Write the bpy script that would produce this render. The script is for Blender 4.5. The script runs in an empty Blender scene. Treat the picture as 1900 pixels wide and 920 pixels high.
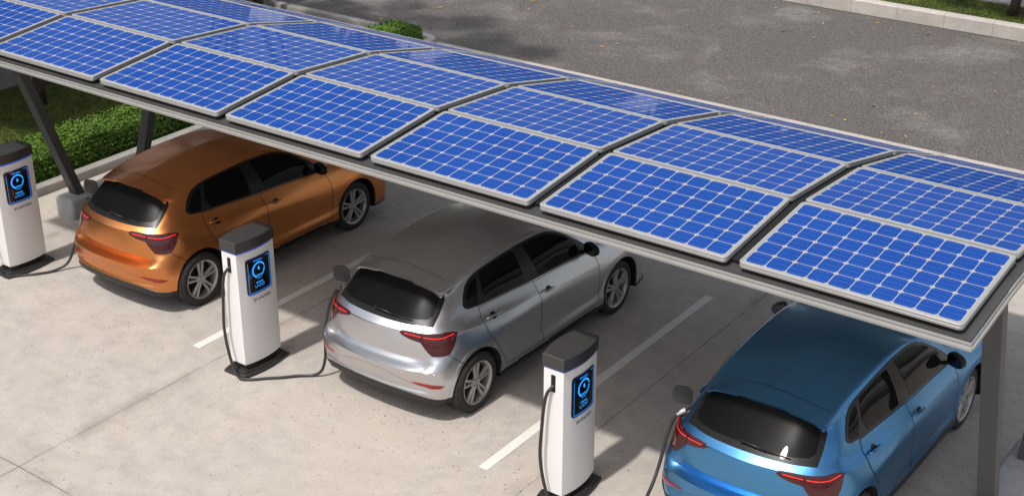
import bpy, bmesh, math, random
import numpy as np
from mathutils import Vector, Matrix, geometry
random.seed(7); RNG = np.random.default_rng(7)
PI = math.pi
scene = bpy.context.scene
COL = scene.collection

# ------------------------------------------------------------------ helpers
def link_mesh(name, verts, faces, mats=None, parent=None, smooth=False, mat_idx=None, loc=None):
    me = bpy.data.meshes.new(name)
    me.from_pydata([tuple(map(float, v)) for v in verts], [], [tuple(int(i) for i in f) for f in faces])
    if mats is not None:
        for m in (mats if isinstance(mats, (list, tuple)) else [mats]):
            me.materials.append(m)
    if mat_idx is not None:
        me.polygons.foreach_set('material_index', mat_idx)
    me.polygons.foreach_set('use_smooth', [bool(smooth)] * len(me.polygons))
    me.update()
    o = bpy.data.objects.new(name, me)
    COL.objects.link(o)
    if parent is not None: o.parent = parent
    if loc is not None: o.location = loc
    return o

def tag(o, label=None, cat=None, group=None, kind=None):
    if label: o['label'] = label
    if cat: o['category'] = cat
    if group: o['group'] = group
    if kind: o['kind'] = kind
    return o

def empty(name, loc=(0, 0, 0)):
    o = bpy.data.objects.new(name, None); COL.objects.link(o)
    o.location = loc; o.empty_display_size = .2
    return o

class MB:
    """collects verts/faces for one mesh"""
    def __init__(s): s.v = []; s.f = []; s.m = []
    def add(s, vs, fs, m=0):
        b = len(s.v); s.v += [tuple(map(float, v)) for v in vs]
        s.f += [tuple(int(i) + b for i in f) for f in fs]; s.m += [m] * len(fs)
    def box(s, c, size, rot=None, m=0, bev=0.0):
        bm = bmesh.new(); bmesh.ops.create_cube(bm, size=1)
        for v in bm.verts: v.co = Vector((v.co.x * size[0], v.co.y * size[1], v.co.z * size[2]))
        if bev > 0: bmesh.ops.bevel(bm, geom=list(bm.edges), offset=bev, segments=2, affect='EDGES', profile=.5)
        M = Matrix.Translation(Vector(c)) @ (rot.to_4x4() if rot is not None else Matrix.Identity(4))
        bm.verts.ensure_lookup_table()
        for i, v in enumerate(bm.verts): v.index = i
        s.add([M @ v.co for v in bm.verts], [[v.index for v in f.verts] for f in bm.faces], m); bm.free()
    def beam(s, a, b, w, d, up=(0, 1, 0), m=0, bev=0.0):
        a = Vector(a); b = Vector(b); z = (b - a).normalized()
        x = Vector(up).cross(z).normalized(); y = z.cross(x)
        R = Matrix((x, y, z)).transposed()
        s.box((a + b) / 2, (w, d, (b - a).length), R, m, bev)
    def tube(s, pts, r, n=10, m=0, cap=True):
        pts = [Vector(p) for p in pts]; N = len(pts)
        rr = r if isinstance(r, (list, tuple)) else [r] * N
        up = Vector((0, 0, 1)); vs = []
        t0 = (pts[1] - pts[0]).normalized()
        if abs(t0.dot(up)) > .95: up = Vector((1, 0, 0))
        nrm = (up - t0 * up.dot(t0)).normalized()
        for i in range(N):
            t = (pts[min(i + 1, N - 1)] - pts[max(i - 1, 0)]).normalized()
            nrm = (nrm - t * nrm.dot(t)).normalized(); b = t.cross(nrm)
            for k in range(n):
                a = 2 * PI * k / n
                vs.append(pts[i] + (nrm * math.cos(a) + b * math.sin(a)) * rr[i])
        fs = [(i * n + k, i * n + (k + 1) % n, (i + 1) * n + (k + 1) % n, (i + 1) * n + k) for i in range(N - 1) for k in range(n)]
        if cap: fs += [tuple(range(n))[::-1], tuple((N - 1) * n + k for k in range(n))]
        s.add(vs, fs, m)
    def prism(s, poly, z0, z1, m=0, top_scale=None):
        n = len(poly)
        vs = [(x, y, z0) for x, y in poly] + [(x, y, z1) for x, y in poly]
        fs = [(i, (i + 1) % n, n + (i + 1) % n, n + i) for i in range(n)]
        fs += [tuple(range(n))[::-1], tuple(range(n, 2 * n))]
        s.add(vs, fs, m)
    def lathe_x(s, prof, n=40, m=0, c=(0, 0, 0), closed=False):
        """prof: list of (r, x); revolve round the X axis"""
        N = len(prof); vs = []
        for r, x in prof:
            for k in range(n):
                a = 2 * PI * k / n
                vs.append((c[0] + x, c[1] + r * math.cos(a), c[2] + r * math.sin(a)))
        rng = range(N if closed else N - 1)
        fs = [(i * n + k, i * n + (k + 1) % n, ((i + 1) % N) * n + (k + 1) % n, ((i + 1) % N) * n + k) for i in rng for k in range(n)]
        s.add(vs, fs, m)
    def build(s, name, mats, parent=None, smooth=False, loc=None):
        return link_mesh(name, s.v, s.f, mats, parent, smooth, s.m, loc)

def smooth_by_angle(o, deg=35):
    me = o.data
    me.polygons.foreach_set('use_smooth', [True] * len(me.polygons))
    bm = bmesh.new(); bm.from_mesh(me)
    for e in bm.edges:
        e.smooth = not (len(e.link_faces) == 2 and e.calc_face_angle(0) > math.radians(deg))
    bm.to_mesh(me); bm.free()
    return o

def fix_normals(o):
    bm = bmesh.new(); bm.from_mesh(o.data)
    bmesh.ops.recalc_face_normals(bm, faces=list(bm.faces))
    bm.to_mesh(o.data); bm.free(); return o

def spline(pts, n=8, sym=False):
    """centripetal Catmull-Rom through points, n samples a segment"""
    P = np.array(pts, float)
    a, b = 2 * P[0] - P[1], 2 * P[-1] - P[-2]
    if sym: a, b = P[1] * [-1, 1, 1], P[-2] * [-1, 1, 1]      # both ends lie on the mirror plane
    P = np.vstack([a, P, b])
    out = []
    for i in range(1, len(P) - 2):
        p0, p1, p2, p3 = P[i - 1], P[i], P[i + 1], P[i + 2]
        t0 = 0; t1 = t0 + max(np.linalg.norm(p1 - p0), 1e-5) ** .5
        t2 = t1 + max(np.linalg.norm(p2 - p1), 1e-5) ** .5; t3 = t2 + max(np.linalg.norm(p3 - p2), 1e-5) ** .5
        for k in range(n):
            t = t1 + (t2 - t1) * k / n
            A1 = (t1 - t) / (t1 - t0) * p0 + (t - t0) / (t1 - t0) * p1
            A2 = (t2 - t) / (t2 - t1) * p1 + (t - t1) / (t2 - t1) * p2
            A3 = (t3 - t) / (t3 - t2) * p2 + (t - t2) / (t3 - t2) * p3
            B1 = (t2 - t) / (t2 - t0) * A1 + (t - t0) / (t2 - t0) * A2
            B2 = (t3 - t) / (t3 - t1) * A2 + (t - t1) / (t3 - t1) * A3
            out.append((t2 - t) / (t2 - t1) * B1 + (t - t1) / (t2 - t1) * B2)
    out.append(P[-2])
    return np.array(out)

# ------------------------------------------------------------------ materials
def srgb(r, g, b):
    f = lambda c: (c / 12.92 if c <= .04045 else ((c + .055) / 1.055) ** 2.4)
    return (f(r / 255), f(g / 255), f(b / 255), 1)

def new_mat(name):
    m = bpy.data.materials.new(name); m.use_nodes = True
    nt = m.node_tree; b = nt.nodes['Principled BSDF']
    return m, nt, b

def N(nt, typ, **kw):
    n = nt.nodes.new(typ)
    for k, v in kw.items():
        if k in ('op', 'operation'): n.operation = v
        elif k == 'blend': n.blend_type = v
        elif hasattr(n, k) and not k.startswith('in_'): setattr(n, k, v)
    return n

def plain(name, col, rough=.5, metal=0, coat=0, spec=.5, noise=0, nscale=8, bump=0, bscale=60, emit=None, estr=0):
    m, nt, b = new_mat(name)
    col = tuple(col) + ((1,) if len(col) == 3 else ())
    b.inputs['Base Color'].default_value = col
    b.inputs['Roughness'].default_value = rough
    b.inputs['Metallic'].default_value = metal
    b.inputs['Coat Weight'].default_value = coat
    b.inputs['Specular IOR Level'].default_value = spec
    if emit:
        b.inputs['Emission Color'].default_value = tuple(emit) + ((1,) if len(emit) == 3 else ())
        b.inputs['Emission Strength'].default_value = estr
    if noise or bump:
        tc = N(nt, 'ShaderNodeTexCoord')
        n = N(nt, 'ShaderNodeTexNoise'); n.inputs['Scale'].default_value = nscale; n.inputs['Detail'].default_value = 6
        nt.links.new(tc.outputs['Object'], n.inputs['Vector'])
        if noise:
            mr = N(nt, 'ShaderNodeMapRange'); mr.inputs[3].default_value = 1 - noise; mr.inputs[4].default_value = 1 + noise
            mr.inputs[1].default_value = .3; mr.inputs[2].default_value = .7
            nt.links.new(n.outputs['Fac'], mr.inputs[0])
            vm = N(nt, 'ShaderNodeVectorMath', op='SCALE'); vm.inputs[0].default_value = col[:3]
            nt.links.new(mr.outputs[0], vm.inputs['Scale'])
            nt.links.new(vm.outputs[0], b.inputs['Base Color'])
            mr2 = N(nt, 'ShaderNodeMapRange'); mr2.inputs[3].default_value = max(rough - .08, .02); mr2.inputs[4].default_value = min(rough + .08, 1)
            nt.links.new(n.outputs['Fac'], mr2.inputs[0]); nt.links.new(mr2.outputs[0], b.inputs['Roughness'])
        if bump:
            n2 = N(nt, 'ShaderNodeTexNoise'); n2.inputs['Scale'].default_value = bscale; n2.inputs['Detail'].default_value = 4
            nt.links.new(tc.outputs['Object'], n2.inputs['Vector'])
            bp = N(nt, 'ShaderNodeBump'); bp.inputs['Strength'].default_value = bump; bp.inputs['Distance'].default_value = .01
            nt.links.new(n2.outputs['Fac'], bp.inputs['Height']); nt.links.new(bp.outputs[0], b.inputs['Normal'])
    return m

def paint(name, col, metal=.6, rough=.33):
    m, nt, b = new_mat(name)
    b.inputs['Metallic'].default_value = metal
    b.inputs['Roughness'].default_value = rough
    b.inputs['Coat Weight'].default_value = .18
    b.inputs['Coat Roughness'].default_value = .06
    tc = N(nt, 'ShaderNodeTexCoord'); n = N(nt, 'ShaderNodeTexNoise'); n.inputs['Scale'].default_value = 900
    nt.links.new(tc.outputs['Object'], n.inputs['Vector'])
    mr = N(nt, 'ShaderNodeMapRange'); mr.inputs[3].default_value = .88; mr.inputs[4].default_value = 1.12
    nt.links.new(n.outputs['Fac'], mr.inputs[0])
    vm = N(nt, 'ShaderNodeVectorMath', op='SCALE'); vm.inputs[0].default_value = col[:3]
    nt.links.new(mr.outputs[0], vm.inputs['Scale']); nt.links.new(vm.outputs[0], b.inputs['Base Color'])
    return m

def ground_nodes(nt):
    g = N(nt, 'ShaderNodeNewGeometry')
    return g.outputs['Position']

def math_n(nt, op, a, b=None, c=None, clamp=False):
    n = N(nt, 'ShaderNodeMath', op=op); n.use_clamp = clamp
    for i, v in enumerate((a, b, c)):
        if v is None: continue
        if isinstance(v, (int, float)): n.inputs[i].default_value = v
        else: nt.links.new(v, n.inputs[i])
    return n.outputs[0]

def mixc(nt, fac, a, b, blend='MIX'):
    n = N(nt, 'ShaderNodeMix'); n.data_type = 'RGBA'; n.blend_type = blend
    for sock, v in ((n.inputs[0], fac), (n.inputs[6], a), (n.inputs[7], b)):
        if isinstance(v, (int, float)): sock.default_value = v
        elif isinstance(v, tuple): sock.default_value = v
        else: nt.links.new(v, sock)
    return n.outputs[2]

def noise_n(nt, pos, scale, detail=4, rough=.5, dist=0):
    n = N(nt, 'ShaderNodeTexNoise'); n.inputs['Scale'].default_value = scale
    n.inputs['Detail'].default_value = detail; n.inputs['Roughness'].default_value = rough; n.inputs['Distortion'].default_value = dist
    nt.links.new(pos, n.inputs['Vector']); return n.outputs['Fac']

def mrange(nt, v, a, b, c=0., d=1.):
    n = N(nt, 'ShaderNodeMapRange'); n.inputs[1].default_value = a; n.inputs[2].default_value = b
    n.inputs[3].default_value = c; n.inputs[4].default_value = d
    nt.links.new(v, n.inputs[0]); return n.outputs[0]

def concrete_pad_mat():
    m, nt, b = new_mat('pad_concrete'); pos = ground_nodes(nt)
    base = mixc(nt, mrange(nt, noise_n(nt, pos, 2.4, 9, .72, .2), .32, .68), srgb(172, 164, 156), srgb(189, 180, 171))
    base = mixc(nt, mrange(nt, noise_n(nt, pos, 4.5, 6, .65), .44, .66, 0, .5), base, srgb(158, 152, 146))
    base = mixc(nt, mrange(nt, noise_n(nt, pos, .35, 3, .6), .48, .66, 0, .45), base, srgb(190, 175, 160))
    base = mixc(nt, mrange(nt, noise_n(nt, pos, 45, 4, .7), .3, .72, -.1, .30), base, srgb(120, 112, 106))
    st = N(nt, 'ShaderNodeMapping'); st.inputs['Scale'].default_value = (.55, 3.2, 1); st.inputs['Rotation'].default_value = (0, 0, .5); nt.links.new(pos, st.inputs['Vector'])
    base = mixc(nt, mrange(nt, noise_n(nt, st.outputs[0], 2.2, 6, .7), .52, .74, 0, .22), base, srgb(194, 188, 182))
    # little dark pores
    def pores(scale, rad, dens, seedoff):
        vm = N(nt, 'ShaderNodeVectorMath', op='ADD'); vm.inputs[1].default_value = (seedoff, seedoff * 1.7, 0)
        nt.links.new(pos, vm.inputs[0])
        v = N(nt, 'ShaderNodeTexVoronoi'); v.inputs['Scale'].default_value = scale; v.inputs['Randomness'].default_value = 1
        nt.links.new(vm.outputs[0], v.inputs['Vector'])
        sep = N(nt, 'ShaderNodeSeparateColor'); nt.links.new(v.outputs['Color'], sep.inputs[0])
        size = math_n(nt, 'MULTIPLY', mrange(nt, sep.outputs[0], 1 - dens, 1, 0, 1), rad)
        wob = math_n(nt, 'ADD', v.outputs['Distance'], math_n(nt, 'MULTIPLY', math_n(nt, 'SUBTRACT', noise_n(nt, pos, scale * 6, 2), .5), rad * .9))
        return math_n(nt, 'LESS_THAN', wob, size)
    p1 = pores(11, .11, .40, 0); p2 = pores(23, .24, .45, 13.)
    clus = mrange(nt, noise_n(nt, pos, .7, 3), .36, .58)
    pm = math_n(nt, 'MAXIMUM', p1, math_n(nt, 'MULTIPLY', p2, clus))
    # expansion joints, 4 m bays
    sx = N(nt, 'ShaderNodeSeparateXYZ'); nt.links.new(pos, sx.inputs[0])
    def joint(c, off, per):
        cc = math_n(nt, 'ADD', c, math_n(nt, 'MULTIPLY', math_n(nt, 'SUBTRACT', noise_n(nt, pos, 2.2, 5, .65), .5), .05))
        d = math_n(nt, 'ABSOLUTE', math_n(nt, 'SUBTRACT', math_n(nt, 'FRACT', math_n(nt, 'DIVIDE', math_n(nt, 'ADD', cc, off), per)), .5))
        return math_n(nt, 'MULTIPLY', d, per)
    jx = joint(sx.outputs[0], 2.0 + 2, 4); jy = joint(sx.outputs[1], 3.3 + 4, 8)
    d = math_n(nt, 'MINIMUM', jx, jy)
    line = math_n(nt, 'MULTIPLY', mrange(nt, d, .002, .009, 1, 0), mrange(nt, noise_n(nt, pos, 1.6, 4), .3, .6, .25, .85))
    halo = math_n(nt, 'MULTIPLY', mrange(nt, d, .0, .16, 1, 0), mrange(nt, noise_n(nt, pos, 1.3, 6, .7), .45, .66, 0, .55))
    base = mixc(nt, halo, base, srgb(120, 110, 102))
    base = mixc(nt, line, base, srgb(92, 85, 79))
    base = mixc(nt, math_n(nt, 'MULTIPLY', pm, .74), base, srgb(76, 70, 66))
    nt.links.new(base, b.inputs['Base Color'])
    b.inputs['Roughness'].default_value = .85; b.inputs['Specular IOR Level'].default_value = .3
    bp = N(nt, 'ShaderNodeBump'); bp.inputs['Strength'].default_value = .25; bp.inputs['Distance'].default_value = .01
    h = math_n(nt, 'SUBTRACT', noise_n(nt, pos, 40, 6, .7), math_n(nt, 'ADD', pm, line))
    nt.links.new(h, bp.inputs['Height']); nt.links.new(bp.outputs[0], b.inputs['Normal'])
    return m

def asphalt_mat():
    m, nt, b = new_mat('asphalt'); pos = ground_nodes(nt)
    base = mixc(nt, mrange(nt, noise_n(nt, pos, 26, 6, .75), .36, .68), srgb(70, 67, 65), srgb(112, 107, 103))
    pat = math_n(nt, 'MULTIPLY', mrange(nt, noise_n(nt, pos, .55, 5, .62, .3), .52, .68), mrange(nt, noise_n(nt, pos, 9, 6, .8), .36, .6, .1, .9))
    base = mixc(nt, math_n(nt, 'MULTIPLY', pat, .7), base, srgb(150, 145, 140))
    base = mixc(nt, mrange(nt, noise_n(nt, pos, .3, 3), .4, .65, 0, .35), base, srgb(84, 80, 77))
    v = N(nt, 'ShaderNodeTexVoronoi'); v.inputs['Scale'].default_value = 80; nt.links.new(pos, v.inputs['Vector'])
    sep = N(nt, 'ShaderNodeSeparateColor'); nt.links.new(v.outputs['Color'], sep.inputs[0])
    base = mixc(nt, mrange(nt, sep.outputs[0], .84, .97, 0, .45), base, srgb(168, 160, 153))
    base = mixc(nt, mrange(nt, sep.outputs[1], .85, .97, 0, .6), base, srgb(42, 40, 39))
    nt.links.new(base, b.inputs['Base Color']); b.inputs['Roughness'].default_value = .9; b.inputs['Specular IOR Level'].default_value = .25
    bp = N(nt, 'ShaderNodeBump'); bp.inputs['Strength'].default_value = .4; bp.inputs['Distance'].default_value = .015
    nt.links.new(noise_n(nt, pos, 60, 4, .8), bp.inputs['Height']); nt.links.new(bp.outputs[0], b.inputs['Normal'])
    return m

def kerb_mat(name='kerb_concrete', joints=True, c1=(168, 160, 152), c2=(188, 180, 172)):
    m, nt, b = new_mat(name); pos = ground_nodes(nt)
    base = mixc(nt, mrange(nt, noise_n(nt, pos, 3, 6, .65), .35, .65), srgb(*c1), srgb(*c2))
    base = mixc(nt, mrange(nt, noise_n(nt, pos, 60, 2), .64, .72, 0, .5), base, srgb(90, 84, 80))
    if joints:
        sx = N(nt, 'ShaderNodeSeparateXYZ'); nt.links.new(pos, sx.inputs[0])
        d = math_n(nt, 'ABSOLUTE', math_n(nt, 'SUBTRACT', math_n(nt, 'FRACT', math_n(nt, 'DIVIDE', math_n(nt, 'ADD', sx.outputs[0], .292 + .452), .904)), .5))
        base = mixc(nt, mrange(nt, d, .003, .010, .5, 0), base, srgb(95, 88, 82))
    nt.links.new(base, b.inputs['Base Color']); b.inputs['Roughness'].default_value = .85
    bp = N(nt, 'ShaderNodeBump'); bp.inputs['Strength'].default_value = .2; bp.inputs['Distance'].default_value = .01
    nt.links.new(noise_n(nt, pos, 50, 5, .7), bp.inputs['Height']); nt.links.new(bp.outputs[0], b.inputs['Normal'])
    return m

def lawn_mat():
    m, nt, b = new_mat('lawn_soil'); pos = ground_nodes(nt)
    base = mixc(nt, mrange(nt, noise_n(nt, pos, 2.2, 6, .7), .35, .65), srgb(58, 72, 24), srgb(104, 112, 42))
    base = mixc(nt, mrange(nt, noise_n(nt, pos, 1.1, 5, .7), .52, .7, 0, .7), base, srgb(128, 112, 50))
    base = mixc(nt, mrange(nt, noise_n(nt, pos, 30, 5, .8), .4, .7, 0, .6), base, srgb(34, 44, 14))
    nt.links.new(base, b.inputs['Base Color']); b.inputs['Roughness'].default_value = .95
    bp = N(nt, 'ShaderNodeBump'); bp.inputs['Strength'].default_value = .8; bp.inputs['Distance'].default_value = .03
    nt.links.new(noise_n(nt, pos, 60, 4, .8), bp.inputs['Height']); nt.links.new(bp.outputs[0], b.inputs['Normal'])
    return m

def leaf_mat(name, c1, c2, scale=2.5):
    m, nt, b = new_mat(name); pos = ground_nodes(nt)
    base = mixc(nt, mrange(nt, noise_n(nt, pos, scale, 4, .7), .35, .65), srgb(*c1), srgb(*c2))
    base = mixc(nt, mrange(nt, noise_n(nt, pos, 35, 2), .35, .65, 0, .5), base, srgb(c1[0] * .7, c1[1] * .75, c1[2] * .7))
    nt.links.new(base, b.inputs['Base Color']); b.inputs['Roughness'].default_value = .55
    b.inputs['Specular IOR Level'].default_value = .3
    return m

def cells_mat():
    """blue silicon squares with clipped corners on a pale backsheet; object space in metres, cell pitch below"""
    m, nt, b = new_mat('solar_cells')
    tc = N(nt, 'ShaderNodeTexCoord'); sx = N(nt, 'ShaderNodeSeparateXYZ'); nt.links.new(tc.outputs['Object'], sx.inputs[0])
    px = CELLW / 10; py = CELLH / 6
    def fr(c, p, n):
        return math_n(nt, 'MULTIPLY', math_n(nt, 'SUBTRACT', math_n(nt, 'FRACT', math_n(nt, 'DIVIDE', math_n(nt, 'ADD', c, p * n / 2), p)), .5), p)
    ax = math_n(nt, 'ABSOLUTE', fr(sx.outputs[0], px, 10)); ay = math_n(nt, 'ABSOLUTE', fr(sx.outputs[1], py, 6))
    gapx = px / 2 - .0036; gapy = py / 2 - .0034
    inx = math_n(nt, 'LESS_THAN', ax, gapx); iny = math_n(nt, 'LESS_THAN', ay, gapy)
    cham = math_n(nt, 'LESS_THAN', math_n(nt, 'ADD', ax, ay), (px + py) / 2 - .0255)
    cell = math_n(nt, 'MULTIPLY', math_n(nt, 'MULTIPLY', inx, iny), cham)
    edge = math_n(nt, 'MULTIPLY', math_n(nt, 'LESS_THAN', math_n(nt, 'ABSOLUTE', sx.outputs[0]), CELLW / 2), math_n(nt, 'LESS_THAN', math_n(nt, 'ABSOLUTE', sx.outputs[1]), CELLH / 2))
    cell = math_n(nt, 'MULTIPLY', cell, edge)
    # three thin bus bars along x in every cell
    fy = math_n(nt, 'ABSOLUTE', math_n(nt, 'SUBTRACT', math_n(nt, 'FRACT', math_n(nt, 'DIVIDE', math_n(nt, 'ADD', sx.outputs[1], py * 3), py / 3)), .5))
    bus = math_n(nt, 'MULTIPLY', math_n(nt, 'LESS_THAN', fy, .022), .6)
    oi = N(nt, 'ShaderNodeObjectInfo')
    n = noise_n(nt, tc.outputs['Object'], 1.5, 3)
    blue = mixc(nt, mrange(nt, n, .3, .7), srgb(28, 66, 138), srgb(31, 71, 145))
    blue = mixc(nt, bus, blue, srgb(100, 116, 172))
    col = mixc(nt, cell, srgb(158, 157, 155), blue)
    nt.links.new(col, b.inputs['Base Color'])
    b.inputs['Roughness'].default_value = .45; b.inputs['Specular IOR Level'].default_value = 0
    b.inputs['Coat Weight'].default_value = .55; b.inputs['Coat Roughness'].default_value = .03; b.inputs['Coat IOR'].default_value = 1.12
    return m

M = {}
M['pad'] = concrete_pad_mat(); M['asphalt'] = asphalt_mat(); M['kerb'] = kerb_mat()
M['planter'] = kerb_mat('planter_concrete', False, (142, 138, 133), (160, 155, 149))
M['footing'] = kerb_mat('footing_concrete', False, (150, 151, 150), (168, 169, 168))
M['wall'] = kerb_mat('wall_concrete', False, (120, 117, 114), (136, 133, 130))
M['lawn'] = lawn_mat()
M['line'] = plain('line_paint', srgb(214, 211, 204), .8, noise=.06, nscale=20)
M['hedge'] = leaf_mat('hedge_leaves', (70, 102, 28), (112, 146, 50))
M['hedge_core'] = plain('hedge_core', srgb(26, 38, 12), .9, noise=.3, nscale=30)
M['crown'] = leaf_mat('tree_leaves', (48, 74, 26), (84, 112, 44))
M['bark'] = plain('bark', srgb(66, 54, 46), .95, noise=.35, nscale=22, bump=.8, bscale=25)
M['grass'] = leaf_mat('grass_blades', (60, 78, 24), (110, 118, 44), 1.2)
M['leafbits'] = plain('dry_leaf', srgb(206, 150, 66), .7, noise=.25, nscale=3)
M['leafdark'] = plain('dry_leaf_brown', srgb(96, 62, 40), .8, noise=.2, nscale=3)
M['steel'] = plain('strut_steel', srgb(78, 78, 79), .55, spec=.3, noise=.06, nscale=5)
M['deck'] = plain('deck_sheet', srgb(66, 65, 64), .5, noise=.05, nscale=4)
M['fascia'] = plain('fascia_alu', srgb(148, 146, 142), .42, metal=.1, noise=.04, nscale=3)
M['frame'] = plain('panel_frame', srgb(160, 159, 157), .38, metal=.15, noise=.03)
CELLW, CELLH = 1.612, .998
M['cells'] = cells_mat()
M['blackpl'] = plain('black_plastic', srgb(30, 29, 28), .45, noise=.1, nscale=30)
M['trim'] = plain('trim_gloss', srgb(26, 25, 25), .32, spec=.35, noise=.05, nscale=10)
M['glass'] = plain('tinted_glass', (.005, .005, .005), .04, spec=.11, noise=0)
M['rearglass'] = plain('rear_glass', (.006, .006, .006), .32, spec=.06, noise=0)
M['frit'] = plain('frit_band', srgb(30, 29, 28), .30, spec=.2, noise=.04, nscale=10)
M['gap'] = plain('shut_gap', (.006, .006, .006), .8)
M['tyre'] = plain('tyre_rubber', srgb(42, 40, 38), .75, noise=.12, nscale=40, bump=.3, bscale=80)
M['rim'] = plain('alloy', srgb(178, 174, 170), .35, metal=.45, noise=.05)
M['rimdark'] = plain('wheel_dark', srgb(34, 33, 32), .5, metal=.4, noise=.1)
M['lens'] = plain('tail_lens', srgb(62, 10, 12), .15, coat=.4, noise=.15, nscale=14)
M['lensred'] = plain('tail_rim', srgb(78, 8, 12), .2, coat=.3)
M['led'] = plain('tail_led', (.9, .03, .02), .3, emit=(1, .014, .010), estr=.5)
M['reflector'] = plain('reflector', srgb(140, 22, 26), .2, coat=.5)
M['well'] = plain('wheel_well', (.008, .008, .008), .9)
M['headlamp'] = plain('headlamp_glass', srgb(170, 176, 182), .08, metal=.3, coat=.8)
M['charger'] = plain('charger_white', srgb(226, 223, 220), .38, noise=.02, nscale=4)
M['cap'] = plain('charger_cap', srgb(54, 53, 53), .42, noise=.05, nscale=12)
M['chbase'] = plain('charger_base', srgb(42, 41, 40), .4, noise=.08, nscale=14)
M['screen'] = plain('screen_glass', (.004, .005, .007), .12, coat=.3)
M['uiblue'] = plain('screen_blue', (.01, .2, .7), .4, emit=(.02, .36, 1), estr=1.15)
M['uiglow'] = plain('screen_blue_dim', (.0, .05, .3), .4, emit=(.004, .06, .4), estr=.3)
M['ledblue'] = plain('led_strip', (.02, .12, .9), .4, emit=(.02, .15, 1), estr=1.0)
M['text'] = plain('lettering', srgb(40, 40, 42), .5)
M['cable'] = plain('cable_rubber', srgb(46, 46, 45), .4, noise=.05)
M['plug'] = plain('plug_white', srgb(196, 194, 190), .35)
M['flapin'] = plain('flap_plastic', srgb(64, 63, 62), .6, spec=.2, noise=.04)
M['cupshade'] = M['trim']; M['mirror'] = plain('mirror_glass', srgb(60, 62, 66), .04, metal=1)
PAINT = {'silver': paint('silver_paint', (.64, .645, .665), 1.0, .33),
         'orange': paint('orange_paint', (.74, .285, .095), 1.0, .33),
         'blue': paint('blue_paint', (.10, .31, .58), 1.0, .33)}
M['paint'] = PAINT['silver']

# ------------------------------------------------------------------ setting
def sheet(name, x0, x1, y0, y1, z, mat, kind='structure'):
    o = link_mesh(name, [(x0, y0, z), (x1, y0, z), (x1, y1, z), (x0, y1, z)], [(0, 1, 2, 3)], mat)
    tag(o, kind=kind); return o

sheet('ground', -400, 400, -400, 400, -.012, M['asphalt'])
sheet('concrete_pad', -7.6, 60, -60, 9.47, 0.0, M['pad'])
sheet('asphalt_road', -30, 60, 9.47, 15.56, -.004, M['asphalt'])
for nm, xa, xb, ya in (('parking_line', -2.423, -2.318, -.765), ('parking_line', 1.452, 1.556, -.80), ('parking_line', -6.30, -6.195, -.76), ('parking_line', 5.33, 5.435, -.80)):
    if xa in (-6.30, 5.33): continue
    sheet(nm, xa, xb, ya, ya + 4.32, .004, M['line'])

# kerb along the far side of the road, lawn and pavement behind it
mb = MB()
prof = [(15.56, -.01), (15.56, .235), (15.585, .262), (15.70, .27), (15.72, .27), (15.72, -.01)]
n = len(prof); vs = [(-40, y, z) for y, z in prof] + [(60, y, z) for y, z in prof]
mb.add(vs, [(i, i + 1, n + i + 1, n + i) for i in range(n - 1)])
tag(mb.build('kerb', M['kerb'], smooth=False), kind='structure')
sheet('road_edge', -40, 60, 15.535, 15.562, .0005, M['blackpl'])
sheet('lawn', -40, 60, 15.72, 16.86, .25, M['lawn'])
mb = MB(); mb.box((-20, 100.3, .12), (400, 160, .30), bev=.01)  # unseen pale ground, added to brighten the reflections in the panels
tag(mb.build('reflected_ground', kerb_mat('reflected_pale', False, (182, 178, 174), (196, 192, 188))), kind='structure')

mb = MB(); mb.box((10, 18.57, .13), (100, 3.42, .30), bev=.01)
tag(mb.build('pavement', kerb_mat('path_slabs', False, (138, 134, 132), (152, 148, 146))), kind='structure')
# planter on the left: low concrete wall with a rounded corner, lawn inside, hedge
def planter_wall():
    pts = [(-7.12, -12), (-7.12, 9.15)]
    for k in range(1, 8):
        a = k / 8 * PI / 2; pts.append((-7.42 + .30 * math.cos(a), 9.15 + .30 * math.sin(a)))
    pts += [(-7.42, 9.45), (-30, 9.45)]
    P = [Vector((x, y, 0)) for x, y in pts]
    pr = [(0, -.01), (0, .098), (-.008, .118), (-.028, .127), (-.145, .127), (-.160, .118), (-.167, .1), (-.167, -.01)]
    vs = []; fs = []
    for i, p in enumerate(P):
        t = (P[min(i + 1, len(P) - 1)] - P[max(i - 1, 0)]).normalized(); out = Vector((t.y, -t.x, 0))
        vs += [p + out * o + Vector((0, 0, z)) for o, z in pr]
    n = len(pr)
    for i in range(len(P) - 1):
        for k in range(n - 1): fs.append((i * n + k, (i + 1) * n + k, (i + 1) * n + k + 1, i * n + k + 1))
    o = link_mesh('planter_wall', vs, fs, M['planter'])
    fix_normals(o); smooth_by_angle(o, 40)
    tag(o, 'low pale concrete edging wall with rounded corner around the hedge and lawn', 'planter wall')
planter_wall()
sheet('lawn', -30, -7.28, -12, 9.29, .03, M['lawn'])
mb = MB(); mb.box((-11.4, -2.0, 1.6), (.4, 22.6, 3.4), bev=.01)
tag(mb.build('boundary_wall', M['wall']), 'plain grey concrete wall standing behind the shaded lawn', 'wall')

def leaf_quads(P, Nrm, size, jit=.9, ups=None):
    """folded little leaf faces at points P, facing roughly along Nrm"""
    n = len(P); d = RNG.normal(size=(n, 3)); nn = Nrm + jit * d; nn /= np.linalg.norm(nn, axis=1)[:, None]
    t = np.cross(nn, RNG.normal(size=(n, 3))); t /= np.linalg.norm(t, axis=1)[:, None] + 1e-9
    b = np.cross(nn, t); s = (size * RNG.uniform(.6, 1.3, n))[:, None]
    v = np.stack([P - t * s, P + b * s * .48 + nn * s * .12, P + t * s, P - b * s * .48 + nn * s * .12], 1).reshape(-1, 3)
    f = np.arange(4 * n).reshape(-1, 4)
    return v, f

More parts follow.
